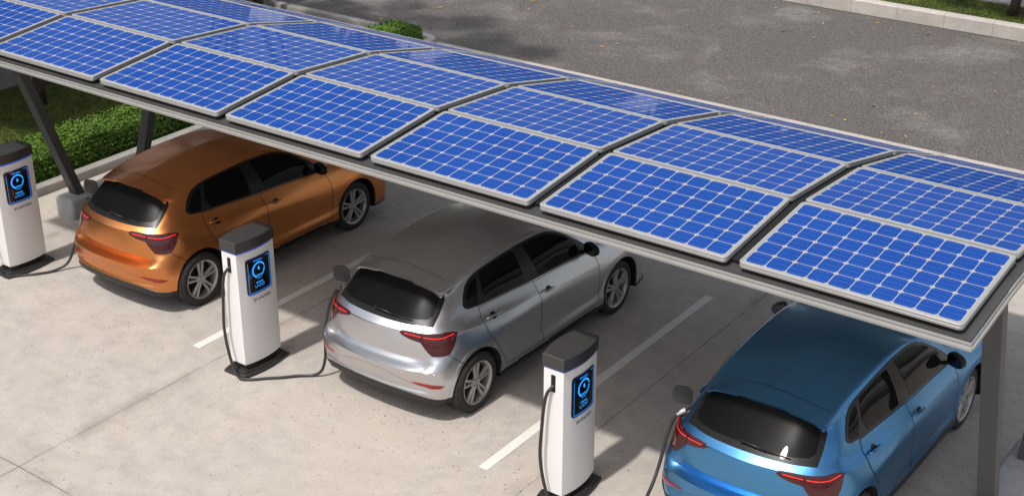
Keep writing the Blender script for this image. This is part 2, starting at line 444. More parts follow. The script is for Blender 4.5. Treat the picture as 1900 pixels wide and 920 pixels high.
def fast_mesh(name, v, f, mat, parent=None):
    me = bpy.data.meshes.new(name); n = len(f); k = f.shape[1]
    me.vertices.add(len(v)); me.vertices.foreach_set('co', np.asarray(v, np.float32).ravel())
    me.loops.add(n * k); me.loops.foreach_set('vertex_index', f.astype(np.int32).ravel())
    me.polygons.add(n); me.polygons.foreach_set('loop_start', np.arange(0, n * k, k, dtype=np.int32))
    me.polygons.foreach_set('loop_total', np.full(n, k, np.int32))
    me.materials.append(mat); me.update(calc_edges=True); me.validate()
    o = bpy.data.objects.new(name, me); COL.objects.link(o)
    if parent: o.parent = parent
    return o

def hedge(x0, x1, y0, y1, z0, h, n, label):
    root = empty('clipped_hedge', ((x0 + x1) / 2, (y0 + y1) / 2, z0))
    tag(root, label, 'hedge')
    w, l = x1 - x0, y1 - y0
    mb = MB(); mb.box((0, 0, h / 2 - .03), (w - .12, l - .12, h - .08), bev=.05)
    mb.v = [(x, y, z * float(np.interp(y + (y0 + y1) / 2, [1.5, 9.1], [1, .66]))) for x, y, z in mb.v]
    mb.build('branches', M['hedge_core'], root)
    areas = np.array([w * l, h * l, h * l, w * h, w * h]); cnt = (n * areas / areas.sum()).astype(int)
    Ps = []; Ns = []
    for k, c in enumerate(cnt):
        a = RNG.uniform(-.5, .5, c); b_ = RNG.uniform(-.5, .5, c); dep = -np.abs(RNG.normal(0, .035, c))
        lump = .02 * np.sin(a * 37 + k) + .02 * np.sin(b_ * 51 + k * 2) + RNG.normal(0, .012, c)
        o = dep + lump
        if k == 0: p = np.stack([a * w, b_ * l, h + o], 1); nn = (0, 0, 1)
        elif k in (1, 2):
            s = 1 if k == 1 else -1
            p = np.stack([s * (w / 2 + o), b_ * l, (a + .5) * h], 1); nn = (s, 0, .3)
        else:
            s = 1 if k == 3 else -1
            p = np.stack([a * w, s * (l / 2 + o), (b_ + .5) * h], 1); nn = (0, s, .3)
        # rounded shoulders
        Ps.append(p); Ns.append(np.tile(np.array(nn, float), (c, 1)))
    PP = np.vstack(Ps); PP[:, 2] *= np.interp(PP[:, 1] + (y0 + y1) / 2, [1.5, 9.1], [1, .70])
    v, f = leaf_quads(PP, np.vstack(Ns), .022, .5)
    fast_mesh('foliage', v, f, M['hedge'], root)
    return root
hedge(-8.02, -7.33, -3.0, 9.12, .03, .47, 80000, 'long clipped green hedge inside the low concrete wall')

def tree(base, h, lean, crown_c, crown_r, nleaf, label, name='leafy_tree', leaf=.09, rad=.085):
    root = empty(name, base); tag(root, label, 'tree')
    mb = MB(); top = Vector((lean[0], lean[1], h))
    pts = [Vector((lean[0] * t + .05 * math.sin(5 * t), lean[1] * t + .04 * math.sin(7 * t + 1), h * t)) for t in np.linspace(0, 1, 9)]
    mb.tube(pts, [rad * (1 - .35 * t + .25 * max(0, .12 - t) / .12) for t in np.linspace(0, 1, 9)], 12)
    cc = Vector(crown_c)
    for k in range(9):
        a = 2 * PI * k / 9 + random.uniform(-.3, .3); t0 = random.uniform(.55, .98)
        s = pts[int(t0 * 8)]
        e = cc + Vector((crown_r[0] * .7 * math.cos(a), crown_r[1] * .7 * math.sin(a), crown_r[2] * random.uniform(-.5, .6)))
        mb.tube([s, s.lerp(e, .5) + Vector((0, 0, .15)), e], [rad * .5, rad * .3, .010], 7)
    mb.build('trunk', M['bark'], root, smooth=True)
    # clumps of leaves
    C = []
    for k in range(38):
        d = RNG.normal(size=3); d /= np.linalg.norm(d); r = RNG.uniform(.35, 1) ** .6
        C.append((np.array(cc) + d * r * np.array(crown_r) * .85, RNG.uniform(.28, .6)))
    per = nleaf // len(C); P = []; Q = []
    for c, r in C:
        d = RNG.normal(size=(per, 3)); d /= np.linalg.norm(d, axis=1)[:, None]
        P.append(c + d * (r * RNG.uniform(.2, 1, per) ** .5)[:, None] * np.array([1, 1, .75])); Q.append(d + np.array([0, 0, .6]))
    v, f = leaf_quads(np.vstack(P), np.vstack(Q), leaf, .8)
    fast_mesh('crown', v, f, M['crown'], root)
    return root
TREES = True

# ------------------------------------------------------------------ solar canopy
CX0, CX1 = -6.52, 5.812
ANG = [math.radians(a) for a in (6.1, -3.5, -11.6, -18.9, -27.0)]
ROWL = 1.0886; Y0, Z0 = -1.082, 2.95
def canopy():
    root = empty('solar_canopy', (0, 0, 0))
    tag(root, 'long solar carport roof of blue panels on slanted dark steel struts over the cars', 'solar carport')
    knots = [(Y0, Z0)]
    for a in ANG: knots.append((knots[-1][0] + ROWL * math.cos(a), knots[-1][1] + ROWL * math.sin(a)))
    # deck: follows the rows .085 below the panel tops
    def offs(i, d):
        a = (ANG[max(i - 1, 0)] + ANG[min(i, len(ANG) - 1)]) / 2
        y, z = knots[i]; return (y + d * math.sin(a), z - d * math.cos(a))
    top = [offs(i, .090) for i in range(len(knots))]
    f = math.cos(ANG[0]), math.sin(ANG[0]); e = math.cos(ANG[-1]), math.sin(ANG[-1])
    top = [(top[0][0] + .008 * f[0], top[0][1] + .008 * f[1])] + top[1:-1] + [(top[-1][0] + .05 * e[0], top[-1][1] + .05 * e[1])]
    # refine the section into a smooth arch
    sec = spline([(0, y, z) for y, z in top], 5)[:, 1:]
    bot = [(y, z - .022) for y, z in sec]
    ring = [tuple(p) for p in sec] + bot[::-1]; n = len(ring)
    vs = [(CX0, y, z) for y, z in ring] + [(CX1, y, z) for y, z in ring]
    fs = [(i, (i + 1) % n, n + (i + 1) % n, n + i) for i in range(n)]
    k = len(sec)
    for base, flip in ((0, 0), (n, 1)):
        for i in range(k - 1):
            q = (base + i, base + i + 1, base + n - 2 - i, base + n - 1 - i); fs.append(q[::-1] if flip else q)
    o = link_mesh('roof_deck', vs, fs, M['deck'], root); fix_normals(o); smooth_by_angle(o, 30)
    # pale sheet added under the deck to bounce light onto the cars
    sb = [(y, z - .027) for y, z in sec[1:-1]]; n = len(sb)
    vs = [(CX0 + .02, y, z) for y, z in sb] + [(CX1 - .02, y, z) for y, z in sb] + [(CX0 + .02, y, z + .004) for y, z in sb] + [(CX1 - .02, y, z + .004) for y, z in sb]
    fs = [(i, n + i, n + i + 1, i + 1) for i in range(n - 1)] + [(2 * n + i, 2 * n + i + 1, 3 * n + i + 1, 3 * n + i) for i in range(n - 1)]
    link_mesh('bounce_soffit', vs, fs, plain('bounce_sheet', srgb(182, 181, 180), .6, noise=.05, nscale=2), root, True)
    # pale two-step fascia all round, 2 mm clear of the deck
    mb = MB()
    y0, z0 = sec[0]; y1, z1 = sec[-1]
    def fascia_x(y, z, s):
        L = CX1 - CX0 + .012; cx = (CX0 + CX1) / 2
        mb.box((cx, y + s * .010, z - .0365), (L, .030, .027), bev=.005)
        mb.box((cx, y - s * .004, z - .067), (L + .03, .044, .033), bev=.010)
    fascia_x(y0, z0, 1); fascia_x(y1, z1, -1)
    for xs, s in ((CX0, -1), (CX1, 1)):
        for (dz, w, h) in ((.0365, .006, .027), (.067, .022, .033)):
            pr = []
            for (y, z) in sec: pr.append((y, z))
            x_in = xs + s * .003; x_out = x_in + s * w
            vs = []
            for (y, z) in pr: vs += [(x_in, y, z - dz + h / 2), (x_out, y, z - dz + h / 2 - .004), (x_out, y, z - dz - h / 2 + .004), (x_in, y, z - dz - h / 2)]
            fs = [(4 * i + a, 4 * i + (a + 1) % 4, 4 * i + 4 + (a + 1) % 4, 4 * i + 4 + a) for i in range(len(pr) - 1) for a in range(4)]
            m_ = len(pr) - 1; fs += [(0, 1, 2, 3), (4 * m_ + 3, 4 * m_ + 2, 4 * m_ + 1, 4 * m_)]
            mb.add(vs, fs)
    o = mb.build('fascia', M['fascia'], root); fix_normals(o); smooth_by_angle(o, 30)
    # beams under the deck
    for yy in (-.05, 2.55):
        i = int(np.argmin([abs(p[0] - yy) for p in sec])); z = sec[i][1]
        mb = MB(); mb.box(((CX0 + CX1) / 2, yy, z - .15), (CX1 - CX0 - .2, .14, .20), bev=.008)
        mb.build('purlin', M['steel'], root)
    # panels
    W = 1.678; Hh = ROWL - .026
    # frame: rounded rectangle ring, and one cell sheet inside it
    def rrect(w, h, r, seg=5):
        out = []
        for cx, cy, a0 in ((w / 2 - r, h / 2 - r, 0), (-w / 2 + r, h / 2 - r, 90), (-w / 2 + r, -h / 2 + r, 180), (w / 2 - r, -h / 2 + r, 270)):
            for q in range(seg + 1):
                a = math.radians(a0 + 90 * q / seg); out.append((cx + r * math.cos(a), cy + r * math.sin(a)))
        return out
    loops = [(rrect(W - .006, Hh - .006, .035), -.050), (rrect(W, Hh, .038), -.046), (rrect(W, Hh, .038), -.028), (rrect(W - .006, Hh - .006, .036), -.025), (rrect(W - .006, Hh - .006, .036), -.022), (rrect(W, Hh, .038), -.019), (rrect(W, Hh, .038), -.004), (rrect(W - .010, Hh - .010, .034), 0.0), (rrect(W - .05, Hh - .05, .014), 0.0), (rrect(W - .052, Hh - .052, .013), -.004)]
    vs = []; fs = []
    for lp, z in loops: vs += [(x, y, z) for x, y in lp]
    n = len(loops[0][0])
    for i in range(len(loops) - 1):
        for k in range(n): fs.append((i * n + k, i * n + (k + 1) % n, (i + 1) * n + (k + 1) % n, (i + 1) * n + k))
    fs.append(tuple(range(n))[::-1])
    fme = None; proto = None
    rail_me = None
    for r, a in enumerate(ANG):
        ky, kz = knots[r]; cy = ky + ROWL / 2 * math.cos(a); cz = kz + ROWL / 2 * math.sin(a)
        for c in range(7):
            cx = 4.907 - 1.7776 * c
            if proto is None:
                po = link_mesh('solar_panel', vs, fs, M['frame'], root); fix_normals(po); smooth_by_angle(po, 40)
                w2, h2 = (W - .0525) / 2, (Hh - .0525) / 2
                co = link_mesh('cell_sheet', [(-w2, -h2, -.003), (w2, -h2, -.003), (w2, h2, -.003), (-w2, h2, -.003)], [(0, 1, 2, 3)], M['cells'], po)
                proto = (po, co); p = po
            else:
                p = proto[0].copy(); COL.objects.link(p); p.parent = root
                q = proto[1].copy(); COL.objects.link(q); q.parent = p
            p.location = (cx, cy, cz); p.rotation_euler = (a, 0, 0)
            if c == 6: p.scale = (.92, 1, 1); p.location.x += .068
    # dark mounting rails under the panels
    mb = MB()
    for r, a in enumerate(ANG):
        ky, kz = knots[r]
        for t in (.22, .78):
            y = ky + ROWL * t * math.cos(a); z = kz + ROWL * t * math.sin(a)
            R = Matrix.Rotation(a, 3, 'X')
            mb.box((CX0 / 2 + CX1 / 2, y + .068 * math.sin(a), z - .072 * math.cos(a)), (CX1 - CX0 - .36, .05, .026), R)
    mb.build('mounting_rail', M['steel'], root)
    # black strips standing in for the shade in the gaps between the columns
    for c in range(6):
        gx = 4.907 - 1.7776 * c - .8888; mb = MB()
        for r, a in enumerate(ANG):
            ky, kz = knots[r]; t0 = .10 if r == 0 else -.01
            mb.beam((gx, ky + ROWL * t0 * math.cos(a) + .066 * math.sin(a), kz + ROWL * t0 * math.sin(a) - .066 * math.cos(a)), (gx, ky + ROWL * math.cos(a) + .066 * math.sin(a), kz + ROWL * math.sin(a) - .066 * math.cos(a)), .098 + .0005 * r, .020, up=(0, 0, 1) if False else (0, math.sin(a) * -1, math.cos(a)))
        mb.build('gap_shade', M['gap'], root)
    # struts and footings at both ends
    def deck_z(y):
        return float(np.interp(y, [p[0] for p in sec], [p[1] for p in sec]))
    for xs in (-6.295, 5.62):
        for (yb, s) in ((.87, -1), (1.88, 1)):
            t = .325
            # solve top under deck
            z = 2.4
            for _ in range(20): z = deck_z(yb + s * t * (z - .2)) - .06
            mb = MB(); mb.beam((xs, yb - s * t * .05, .15), (xs, yb + s * t * (z - .2), z), .148, .118, up=(0, 1, 0), bev=.006)
            mb.build('strut', M['steel'], root)
        bm_ = bmesh.new(); bmesh.ops.create_cube(bm_, size=1)
        for v in bm_.verts: v.co = Vector((v.co.x * .36, v.co.y * 1.62, v.co.z * .27 + .135))
        ed = [e for e in bm_.edges if all(v.co.z > .2 for v in e.verts) or abs(e.verts[0].co.z - e.verts[1].co.z) > .1]
        bmesh.ops.bevel(bm_, geom=ed, offset=.055, segments=5, affect='EDGES', profile=.5)
        me = bpy.data.meshes.new('footing'); bm_.to_mesh(me); bm_.free(); me.materials.append(M['footing'])
        o = bpy.data.objects.new('footing', me); COL.objects.link(o); o.parent = root; o.location = (xs, 1.42, .001)
        me.polygons.foreach_set('use_smooth', [True] * len(me.polygons)); smooth_by_angle(o, 50)
    return root
canopy()
# ------------------------------------------------------------------ hatchback
# body as rings: each ring runs from the rear centre round the right side to the front centre
def ring(rear, sx, sz, front, sy=None):
    ys = sy or [-.22, .10, .45, 1.05, 1.60, 2.10, 2.55, 2.95]
    return list(rear) + [(x, y, z) for x, y, z in zip(sx, ys, sz)] + list(front)
RINGS = [
 ring([(0,-.50,.24),(.33,-.485,.24),(.52,-.45,.24),(.64,-.40,.24)], [.73,.75,.77,.79,.80,.80,.80,.79],[.215]*8, [(.70,3.12,.20),(.43,3.24,.20),(0,3.28,.20)]),
 ring([(0,-.60,.345),(.33,-.585,.342),(.55,-.545,.328),(.71,-.470,.292)], [.812,.832,.846,.86,.866,.868,.872,.868],[.262,.25,.245,.24,.24,.24,.235,.225],[(.765,3.22,.21),(.46,3.33,.21),(0,3.37,.21)]),
 ring([(0,-.622,.42),(.33,-.606,.42),(.55,-.560,.41),(.735,-.462,.385)], [.832,.848,.866,.880,.886,.886,.880,.872],[.385,.38,.36,.345,.343,.343,.36,.37],[(.78,3.24,.38),(.47,3.37,.38),(0,3.41,.38)]),
 ring([(0,-.640,.51),(.33,-.622,.51),(.55,-.574,.505),(.738,-.470,.49)], [.838,.862,.870,.868,.870,.873,.884,.872],[.50,.50,.47,.435,.43,.43,.46,.48],[(.78,3.24,.54),(.47,3.37,.54),(0,3.41,.54)]),
 ring([(0,-.650,.600),(.33,-.630,.600),(.55,-.580,.600),(.722,-.482,.598)], [.825,.862,.872,.870,.872,.875,.886,.872],[.60,.60,.59,.57,.56,.56,.58,.60],[(.765,3.20,.66),(.46,3.33,.66),(0,3.37,.66)]),
 ring([(0,-.545,.622),(.33,-.526,.622),(.54,-.486,.628),(.705,-.455,.665)], [.812,.856,.870,.868,.870,.873,.885,.870],[.68,.68,.68,.67,.65,.64,.67,.70],[(.745,3.12,.745),(.45,3.25,.76),(0,3.29,.77)]),
 ring([(0,-.582,.712),(.33,-.557,.712),(.53,-.496,.714),(.680,-.420,.735)], [.795,.838,.860,.862,.866,.868,.876,.865],[.76,.76,.765,.76,.72,.69,.74,.78],[(.72,3.02,.80),(.44,3.16,.83),(0,3.21,.845)]),
 ring([(0,-.578,.82),(.33,-.546,.82),(.53,-.486,.82),(.672,-.395,.83)], [.752,.790,.812,.838,.850,.855,.858,.850],[.908,.886,.868,.839,.800,.764,.79,.83],[(.70,2.90,.865),(.43,3.05,.905),(0,3.10,.92)]),
 ring([(0,-.557,.950),(.33,-.514,.945),(.52,-.455,.938),(.655,-.360,.935)], [.714,.742,.766,.806,.822,.830,.815,.79],[.955,.935,.925,.897,.868,.842,.87,.89],[(.64,2.76,.91),(.40,2.92,.955),(0,2.97,.97)]),
 ring([(0,-.497,1.000),(.33,-.462,.998),(.50,-.405,.995),(.605,-.345,.990)], [.668,.688,.712,.758,.772,.776,.745,.64],[1.012,1.030,1.022,.992,.972,.945,.955,.965],[(.50,2.44,.972),(.30,2.48,.98),(0,2.50,.985)],[-.20,.06,.36,1.04,1.58,2.06,2.24,2.37]),
 ring([(0,-.345,1.14),(.33,-.322,1.135),(.47,-.275,1.125),(.575,-.225,1.10)], [.632,.648,.668,.700,.714,.722,.685,.59],[1.115,1.145,1.155,1.155,1.145,1.085,1.09,1.10],[(.46,2.19,1.105),(.28,2.23,1.11),(0,2.25,1.115)],[-.09,.14,.40,1.05,1.56,1.90,2.04,2.13]),
 ring([(0,-.165,1.300),(.33,-.150,1.285),(.455,-.125,1.255),(.540,-.095,1.215)], [.568,.578,.588,.601,.612,.634,.590,.50],[1.242,1.285,1.322,1.338,1.315,1.245,1.27,1.28],[(.40,1.87,1.285),(.25,1.895,1.29),(0,1.91,1.295)],[.0,.18,.42,1.05,1.46,1.69,1.765,1.825]),
 ring([(0,-.205,1.330),(.30,-.190,1.317),(.43,-.172,1.290),(.524,-.150,1.258)], [.545,.545,.548,.556,.566,.575,.535,.45],[1.285,1.332,1.372,1.392,1.368,1.325,1.342,1.358],[(.36,1.66,1.37),(.22,1.68,1.38),(0,1.69,1.385)],[-.03,.16,.45,1.0,1.38,1.55,1.59,1.63]),
 ring([(0,-.05,1.362),(.20,-.045,1.357),(.32,-.035,1.345),(.40,-.02,1.328)], [.41,.41,.415,.425,.43,.41,.37,.31],[1.345,1.372,1.408,1.430,1.415,1.395,1.398,1.403],[(.24,1.505,1.41),(.15,1.512,1.415),(0,1.518,1.42)],[.06,.20,.48,1.0,1.30,1.43,1.465,1.49]),
 ring([(0,.10,1.388),(.12,.10,1.386),(.18,.11,1.383),(.21,.14,1.380)], [.215,.215,.22,.225,.22,.20,.18,.15],[1.392,1.410,1.438,1.452,1.445,1.432,1.432,1.433],[(.11,1.38,1.434),(.07,1.385,1.436),(0,1.39,1.437)],[.20,.30,.52,.98,1.22,1.32,1.345,1.365]),
 ring([(0,.22,1.405)]*1+[(0,.24,1.407),(0,.26,1.409),(0,.28,1.411)], [0]*8,[1.415,1.425,1.446,1.459,1.456,1.450,1.449,1.448],[(0,1.285,1.447),(0,1.29,1.447),(0,1.295,1.446)],[.32,.40,.58,.95,1.15,1.23,1.25,1.27]),
]
SU = 8; SV = 8
def eval_curve(P, brk, wts=None):
    """smooth curve through P; 'brk' indices may be sharp with weight wts[i] (0 smooth .. 1 corner)"""
    sm = spline(P, SV)
    if not brk: return sm
    parts = []; ids = [0] + list(brk) + [len(P) - 1]
    sh = np.zeros_like(sm)
    for a, b in zip(ids[:-1], ids[1:]):
        if b == a: continue
        seg = spline(P[a:b + 1], SV) if b - a > 1 else np.array([P[a] + (P[b] - P[a]) * k / SV for k in range(SV + 1)])
        sh[a * SV:b * SV + 1] = seg
    return sm * (1 - wts) + sh * wts

def body_grid():
    A = np.array(RINGS, float)                   # [ring, station, 3]
    R1 = np.stack([spline(A[j], SU, True) for j in range(len(A))], 0)       # refine along u
    nu = R1.shape[1]; cols = []
    for i in range(nu):
        u = i / SU
        w = float(np.clip((3.9 - u) / 1.1, 0, 1)); w = w * w * (3 - 2 * w)           # rear end: crisp ledges
        P = R1[:, i]
        a = eval_curve(P, [1, 4, 5, 8, 9, 11, 12], 1.0)
        b = eval_curve(P, [1, 7, 9], .75)
        cols.append(a * w * .85 + (b if w < 1 else b) * (1 - w * .85))
    G = np.stack(cols, 0)                         # [u, v, 3]
    G[0, :, 0] = 0; G[-1, :, 0] = 0; G[:, -1, 0] = 0
    # even out the roof skin
    k0 = int(12.15 * SV)
    for _ in range(120):
        H = G.copy()
        H[1:-1, k0 + 1:-1] = (G[:-2, k0 + 1:-1] + G[2:, k0 + 1:-1] + G[1:-1, k0:-2] + G[1:-1, k0 + 2:]) / 4
        H[1:-1, -1] = .5 * G[1:-1, -1] + .25 * (G[:-2, -1] + G[2:, -1])
        H[1:-1, -1, 2] = np.maximum(H[1:-1, -1, 2], G[1:-1, -1, 2])
        G = H; G[:, -1, 0] = 0
    # shallow scoop in the lower rear bumper, its upper edge sloping down to the reflectors
    ss = lambda t: np.clip(t, 0, 1) ** 2 * (3 - 2 * np.clip(t, 0, 1))
    X, Y, Z = G[:, :, 0], G[:, :, 1], G[:, :, 2]
    line = np.interp(X, [0, .15, .50, .75], [.552, .550, .470, .440])
    msk = ss((line - Z) / .022) * ss((Z - .350) / .03) * ss((.72 - X) / .15) * (Y < -.3)
    G[:, :, 1] += .020 * msk
    return G
G = body_grid(); NU, NV = G.shape[0], G.shape[1]
du = np.gradient(G, axis=0); dv = np.gradient(G, axis=1)
NRM = np.cross(du, dv); NRM /= np.linalg.norm(NRM, axis=2)[:, :, None] + 1e-12
if NRM[60, 20, 0] < 0: NRM = -NRM
def bil(T, u, v):
    u = min(max(u, 0), NU - 1.001); v = min(max(v, 0), NV - 1.001)
    i, j = int(u), int(v); a, b = u - i, v - j
    return (T[i, j] * (1 - a) * (1 - b) + T[i + 1, j] * a * (1 - b) + T[i, j + 1] * (1 - a) * b + T[i + 1, j + 1] * a * b)
def surf(u, v, off=0.0):
    n = bil(NRM, u, v); n = n / (np.linalg.norm(n) + 1e-12)
    return bil(G, u, v) + n * off
def find_uv(spec):
    kind = spec[0]
    if kind == 'u': return spec[1], spec[2]
    if kind == 's':   # seen from the side: y, z
        d = (G[:, :, 1] - spec[1]) ** 2 + (G[:, :, 2] - spec[2]) ** 2; ok = (np.arange(NU)[:, None] > 3.0 * SU) & (np.arange(NV)[None, :] >= SV) & (np.arange(NV)[None, :] <= 12.6 * SV)
        idx = (1, 2); tgt = np.array(spec[1:])
    elif kind == 'r':  # seen from behind: x, z
        d = (G[:, :, 0] - spec[1]) ** 2 + (G[:, :, 2] - spec[2]) ** 2; ok = (np.arange(NU)[:, None] < 5.5 * SU) & (np.arange(NV)[None, :] >= SV) & (np.arange(NV)[None, :] <= 12 * SV)
        idx = (0, 2); tgt = np.array(spec[1:])
    elif kind == 't':  # seen from above: x, y
        d = (G[:, :, 0] - spec[1]) ** 2 + (G[:, :, 1] - spec[2]) ** 2; ok = (np.arange(NV)[None, :] >= 11.5 * SV) & (np.arange(NU)[:, None] >= 0)
        idx = (0, 1); tgt = np.array(spec[1:])
    else:
        p = np.array(spec[1:]); d = ((G - p) ** 2).sum(2); ok = np.ones_like(d, bool); idx = (0, 1, 2); tgt = p
    d = np.where(ok, d, 1e9); i, j = np.unravel_index(np.argmin(d), d.shape); u, v = float(i), float(j)
    for _ in range(12):
        h = .05; f = bil(G, u, v)[list(idx)] - tgt
        Ju = (bil(G, u + h, v) - bil(G, u - h, v))[list(idx)] / (2 * h); Jv = (bil(G, u, v + h) - bil(G, u, v - h))[list(idx)] / (2 * h)
        J = np.stack([Ju, Jv], 1); s, *_ = np.linalg.lstsq(J.T @ J + 1e-9 * np.eye(2), -J.T @ f, rcond=None)
        st = np.clip(s, -.7, .7); u = min(max(u + st[0], 0), NU - 1.001); v = min(max(v + st[1], 0), NV - 1.001)
    return u, v
def densify(uvs, step=.6, close=True):
    out = []; n = len(uvs)
    for i in range(n if close else n - 1):
        a = np.array(uvs[i]); b = np.array(uvs[(i + 1) % n]); k = max(1, int(np.ceil(np.linalg.norm(b - a) / step)))
        out += [tuple(a + (b - a) * q / k) for q in range(k)]
    if not close: out.append(tuple(uvs[-1]))
    return out
def pip(p, poly):
    x, y = p; c = False; j = len(poly) - 1
    for i in range(len(poly)):
        if (poly[i][1] > y) != (poly[j][1] > y) and x < (poly[j][0] - poly[i][0]) * (y - poly[i][1]) / (poly[j][1] - poly[i][1]) + poly[i][0]: c = not c
        j = i
    return c
def round_poly(pts, r, n=4):
    """rounds the corners of a closed 2-D polygon; r scalar or list"""
    out = []; N_ = len(pts)
    for i in range(N_):
        p = np.array(pts[i], float); a = np.array(pts[i - 1], float); b = np.array(pts[(i + 1) % N_], float)
        rr = r[i] if isinstance(r, (list, tuple)) else r
        if rr <= 0: out.append(tuple(p)); continue
        da, db = a - p, b - p; la, lb = np.linalg.norm(da), np.linalg.norm(db); k = min(rr, la * .45, lb * .45)
        s, e = p + da / la * k, p + db / lb * k
        for q in range(n + 1):
            t = q / n; out.append(tuple((1 - t) ** 2 * s + 2 * t * (1 - t) * p + t * t * e))
    return out
def patch(mb, specs, off, skirt=.02, m=0, mirror=False, sym=False, step=.6, flip=False):
    """a skin of the body surface inside the outline, raised by off, with a rim going down into the body.
    sym: outline given for the right half from the centre line, mirrored across it"""
    uvs = [find_uv(s) if isinstance(s[0], str) else tuple(s) for s in specs]
    b = densify(uvs, step)
    bn = len(b); vin = [Vector((p[0], p[1])) for p in b]
    u0 = min(p[0] for p in b); u1 = max(p[0] for p in b); v0 = min(p[1] for p in b); v1 = max(p[1] for p in b)
    for uu in np.arange(math.floor(u0) + .5, u1, 1.0):
        for vv in np.arange(math.floor(v0) + .5, v1, 1.0):
            if pip((uu, vv), b) and min((uu - p[0]) ** 2 + (vv - p[1]) ** 2 for p in b) > .09: vin.append(Vector((uu, vv)))
    V2, E2, F2, *_ = geometry.delaunay_2d_cdt(vin, [(i, (i + 1) % bn) for i in range(bn)], [], 1, 1e-5)
    V2 = [(p[0], p[1]) for p in V2]
    P = [surf(u, v, off) for u, v in V2]
    F = []
    for f in F2:
        a, c, d = (P[i] for i in f[:3]); nn = np.cross(c - a, d - a); cu, cv = np.mean([V2[i] for i in f], 0)
        F.append(tuple(f) if np.dot(nn, bil(NRM, cu, cv)) >= 0 else tuple(f)[::-1])
    S = [surf(u, v, off) for u, v in b] + [surf(u, v, off - skirt) for u, v in b]
    area = sum(b[i][0] * b[(i + 1) % bn][1] - b[(i + 1) % bn][0] * b[i][1] for i in range(bn))
    SF = [(i, (i + 1) % bn, bn + (i + 1) % bn, bn + i) for i in range(bn)]
    if area > 0: SF = [q[::-1] for q in SF]
    if sym: SF = [q for q, i in zip(SF, range(bn)) if not (b[i][0] < .02 and b[(i + 1) % bn][0] < .02)]
    sides = (1, -1) if sym else ((-1,) if mirror else (1,))
    for s in sides:
        fl = (lambda f: f) if s == 1 else (lambda f: tuple(f)[::-1])
        mb.add([(p[0] * s, p[1], p[2]) for p in P], [fl(f) for f in F], m)
        mb.add([(p[0] * s, p[1], p[2]) for p in S], [fl(f) for f in SF], m)
def ribbon(mb, specs, w, off, m=0, mirror=False, sym=False, step=.5, taper=False):
    uvs = [find_uv(s) if isinstance(s[0], str) else tuple(s) for s in specs]
    d = densify(uvs, step, close=False); P = [surf(u, v, off) for u, v in d]; vs = []
    for i, (u, v) in enumerate(d):
        t = P[min(i + 1, len(P) - 1)] - P[max(i - 1, 0)]; n = bil(NRM, u, v); s = np.cross(n, t); s /= np.linalg.norm(s) + 1e-12
        ww = w * (math.sin(PI * (i + .3) / (len(P) - .4)) ** .5 if taper else 1)
        vs += [P[i] - s * ww / 2, P[i] + s * ww / 2]
    fs = [(2 * i, 2 * i + 2, 2 * i + 3, 2 * i + 1) for i in range(len(P) - 1)]
    for sg in ((1, -1) if sym else ((-1,) if mirror else (1,))):
        mb.add([(p[0] * sg, p[1], p[2]) for p in vs], [f[::-1] if sg < 0 else f for f in fs], m)

WELL_R = .352
def make_body(parent):
    # closed solid: outer skin of both halves plus an underside, wheel wells cut out
    vs = []; fs = []
    bot = [np.array([0, g[0][1], .20]) for g in G]
    cols = [np.vstack([bot[i][None], G[i]]) for i in range(NU)]
    n = NV + 1
    for s in (1, -1):
        b = len(vs)
        for c in cols: vs += [(p[0] * s, p[1], p[2]) for p in c]
        for i in range(NU - 1):
            for j in range(n - 1):
                q = (b + i * n + j, b + (i + 1) * n + j, b + (i + 1) * n + j + 1, b + i * n + j + 1)
                fs.append(q if s == 1 else q[::-1])
    o = link_mesh('body', vs, fs, [M['paint'], M['well']], parent, True)
    bm = bmesh.new(); bm.from_mesh(o.data)
    bmesh.ops.remove_doubles(bm, verts=list(bm.verts), dist=2e-4)
    bmesh.ops.dissolve_degenerate(bm, dist=1e-5, edges=list(bm.edges))
    bmesh.ops.recalc_face_normals(bm, faces=list(bm.faces))
    bm.to_mesh(o.data); bm.free()
    mb = MB()
    for s in (1, -1):
        for y in (0.02, 2.57):
            N_ = 48; ring_ = [(y + WELL_R * math.cos(2 * PI * k / N_), .33 + WELL_R * math.sin(2 * PI * k / N_)) for k in range(N_)]
            v = [(s * .50, a, b_) for a, b_ in ring_] + [(s * 1.1, a, b_) for a, b_ in ring_]
            f = [(k, (k + 1) % N_, N_ + (k + 1) % N_, N_ + k) for k in range(N_)] + [tuple(range(N_)), tuple(range(N_, 2 * N_))]
            mb.add(v, f)
    c = mb.build('well_cutter', M['well']); fix_normals(c)
    md = o.modifiers.new('b', 'BOOLEAN'); md.operation = 'DIFFERENCE'; md.object = c; md.solver = 'EXACT'
    dg = bpy.context.evaluated_depsgraph_get()
    me = bpy.data.meshes.new_from_object(o.evaluated_get(dg))
    o.modifiers.clear(); o.data = me; me.name = 'body'
    bpy.data.objects.remove(c, do_unlink=True)
    me.materials.clear(); me.materials.append(M['paint']); me.materials.append(M['well'])
    idx = []
    for p in me.polygons:
        x, y, z = p.center; w = 0
        for wy in (.02, 2.57):
            d = math.hypot(y - wy, z - .33)
            if abs(x) > .49 and (d < WELL_R + .004) and (abs(p.normal.x) < .3 and abs(d - WELL_R) < .006 or abs(abs(x) - .50) < .004): w = 1
        if z < .2005 or (p.normal.z < -.22 and z < .35) or (y < -.2 and z < float(np.interp(abs(x), [0, .33, .55, .71, .80], [.345, .342, .328, .292, .27])) - .003): w = 1
        idx.append(w)
    me.polygons.foreach_set('material_index', idx); me.polygons.foreach_set('use_smooth', [True] * len(me.polygons))
    smooth_by_angle(o, 42)
    return o

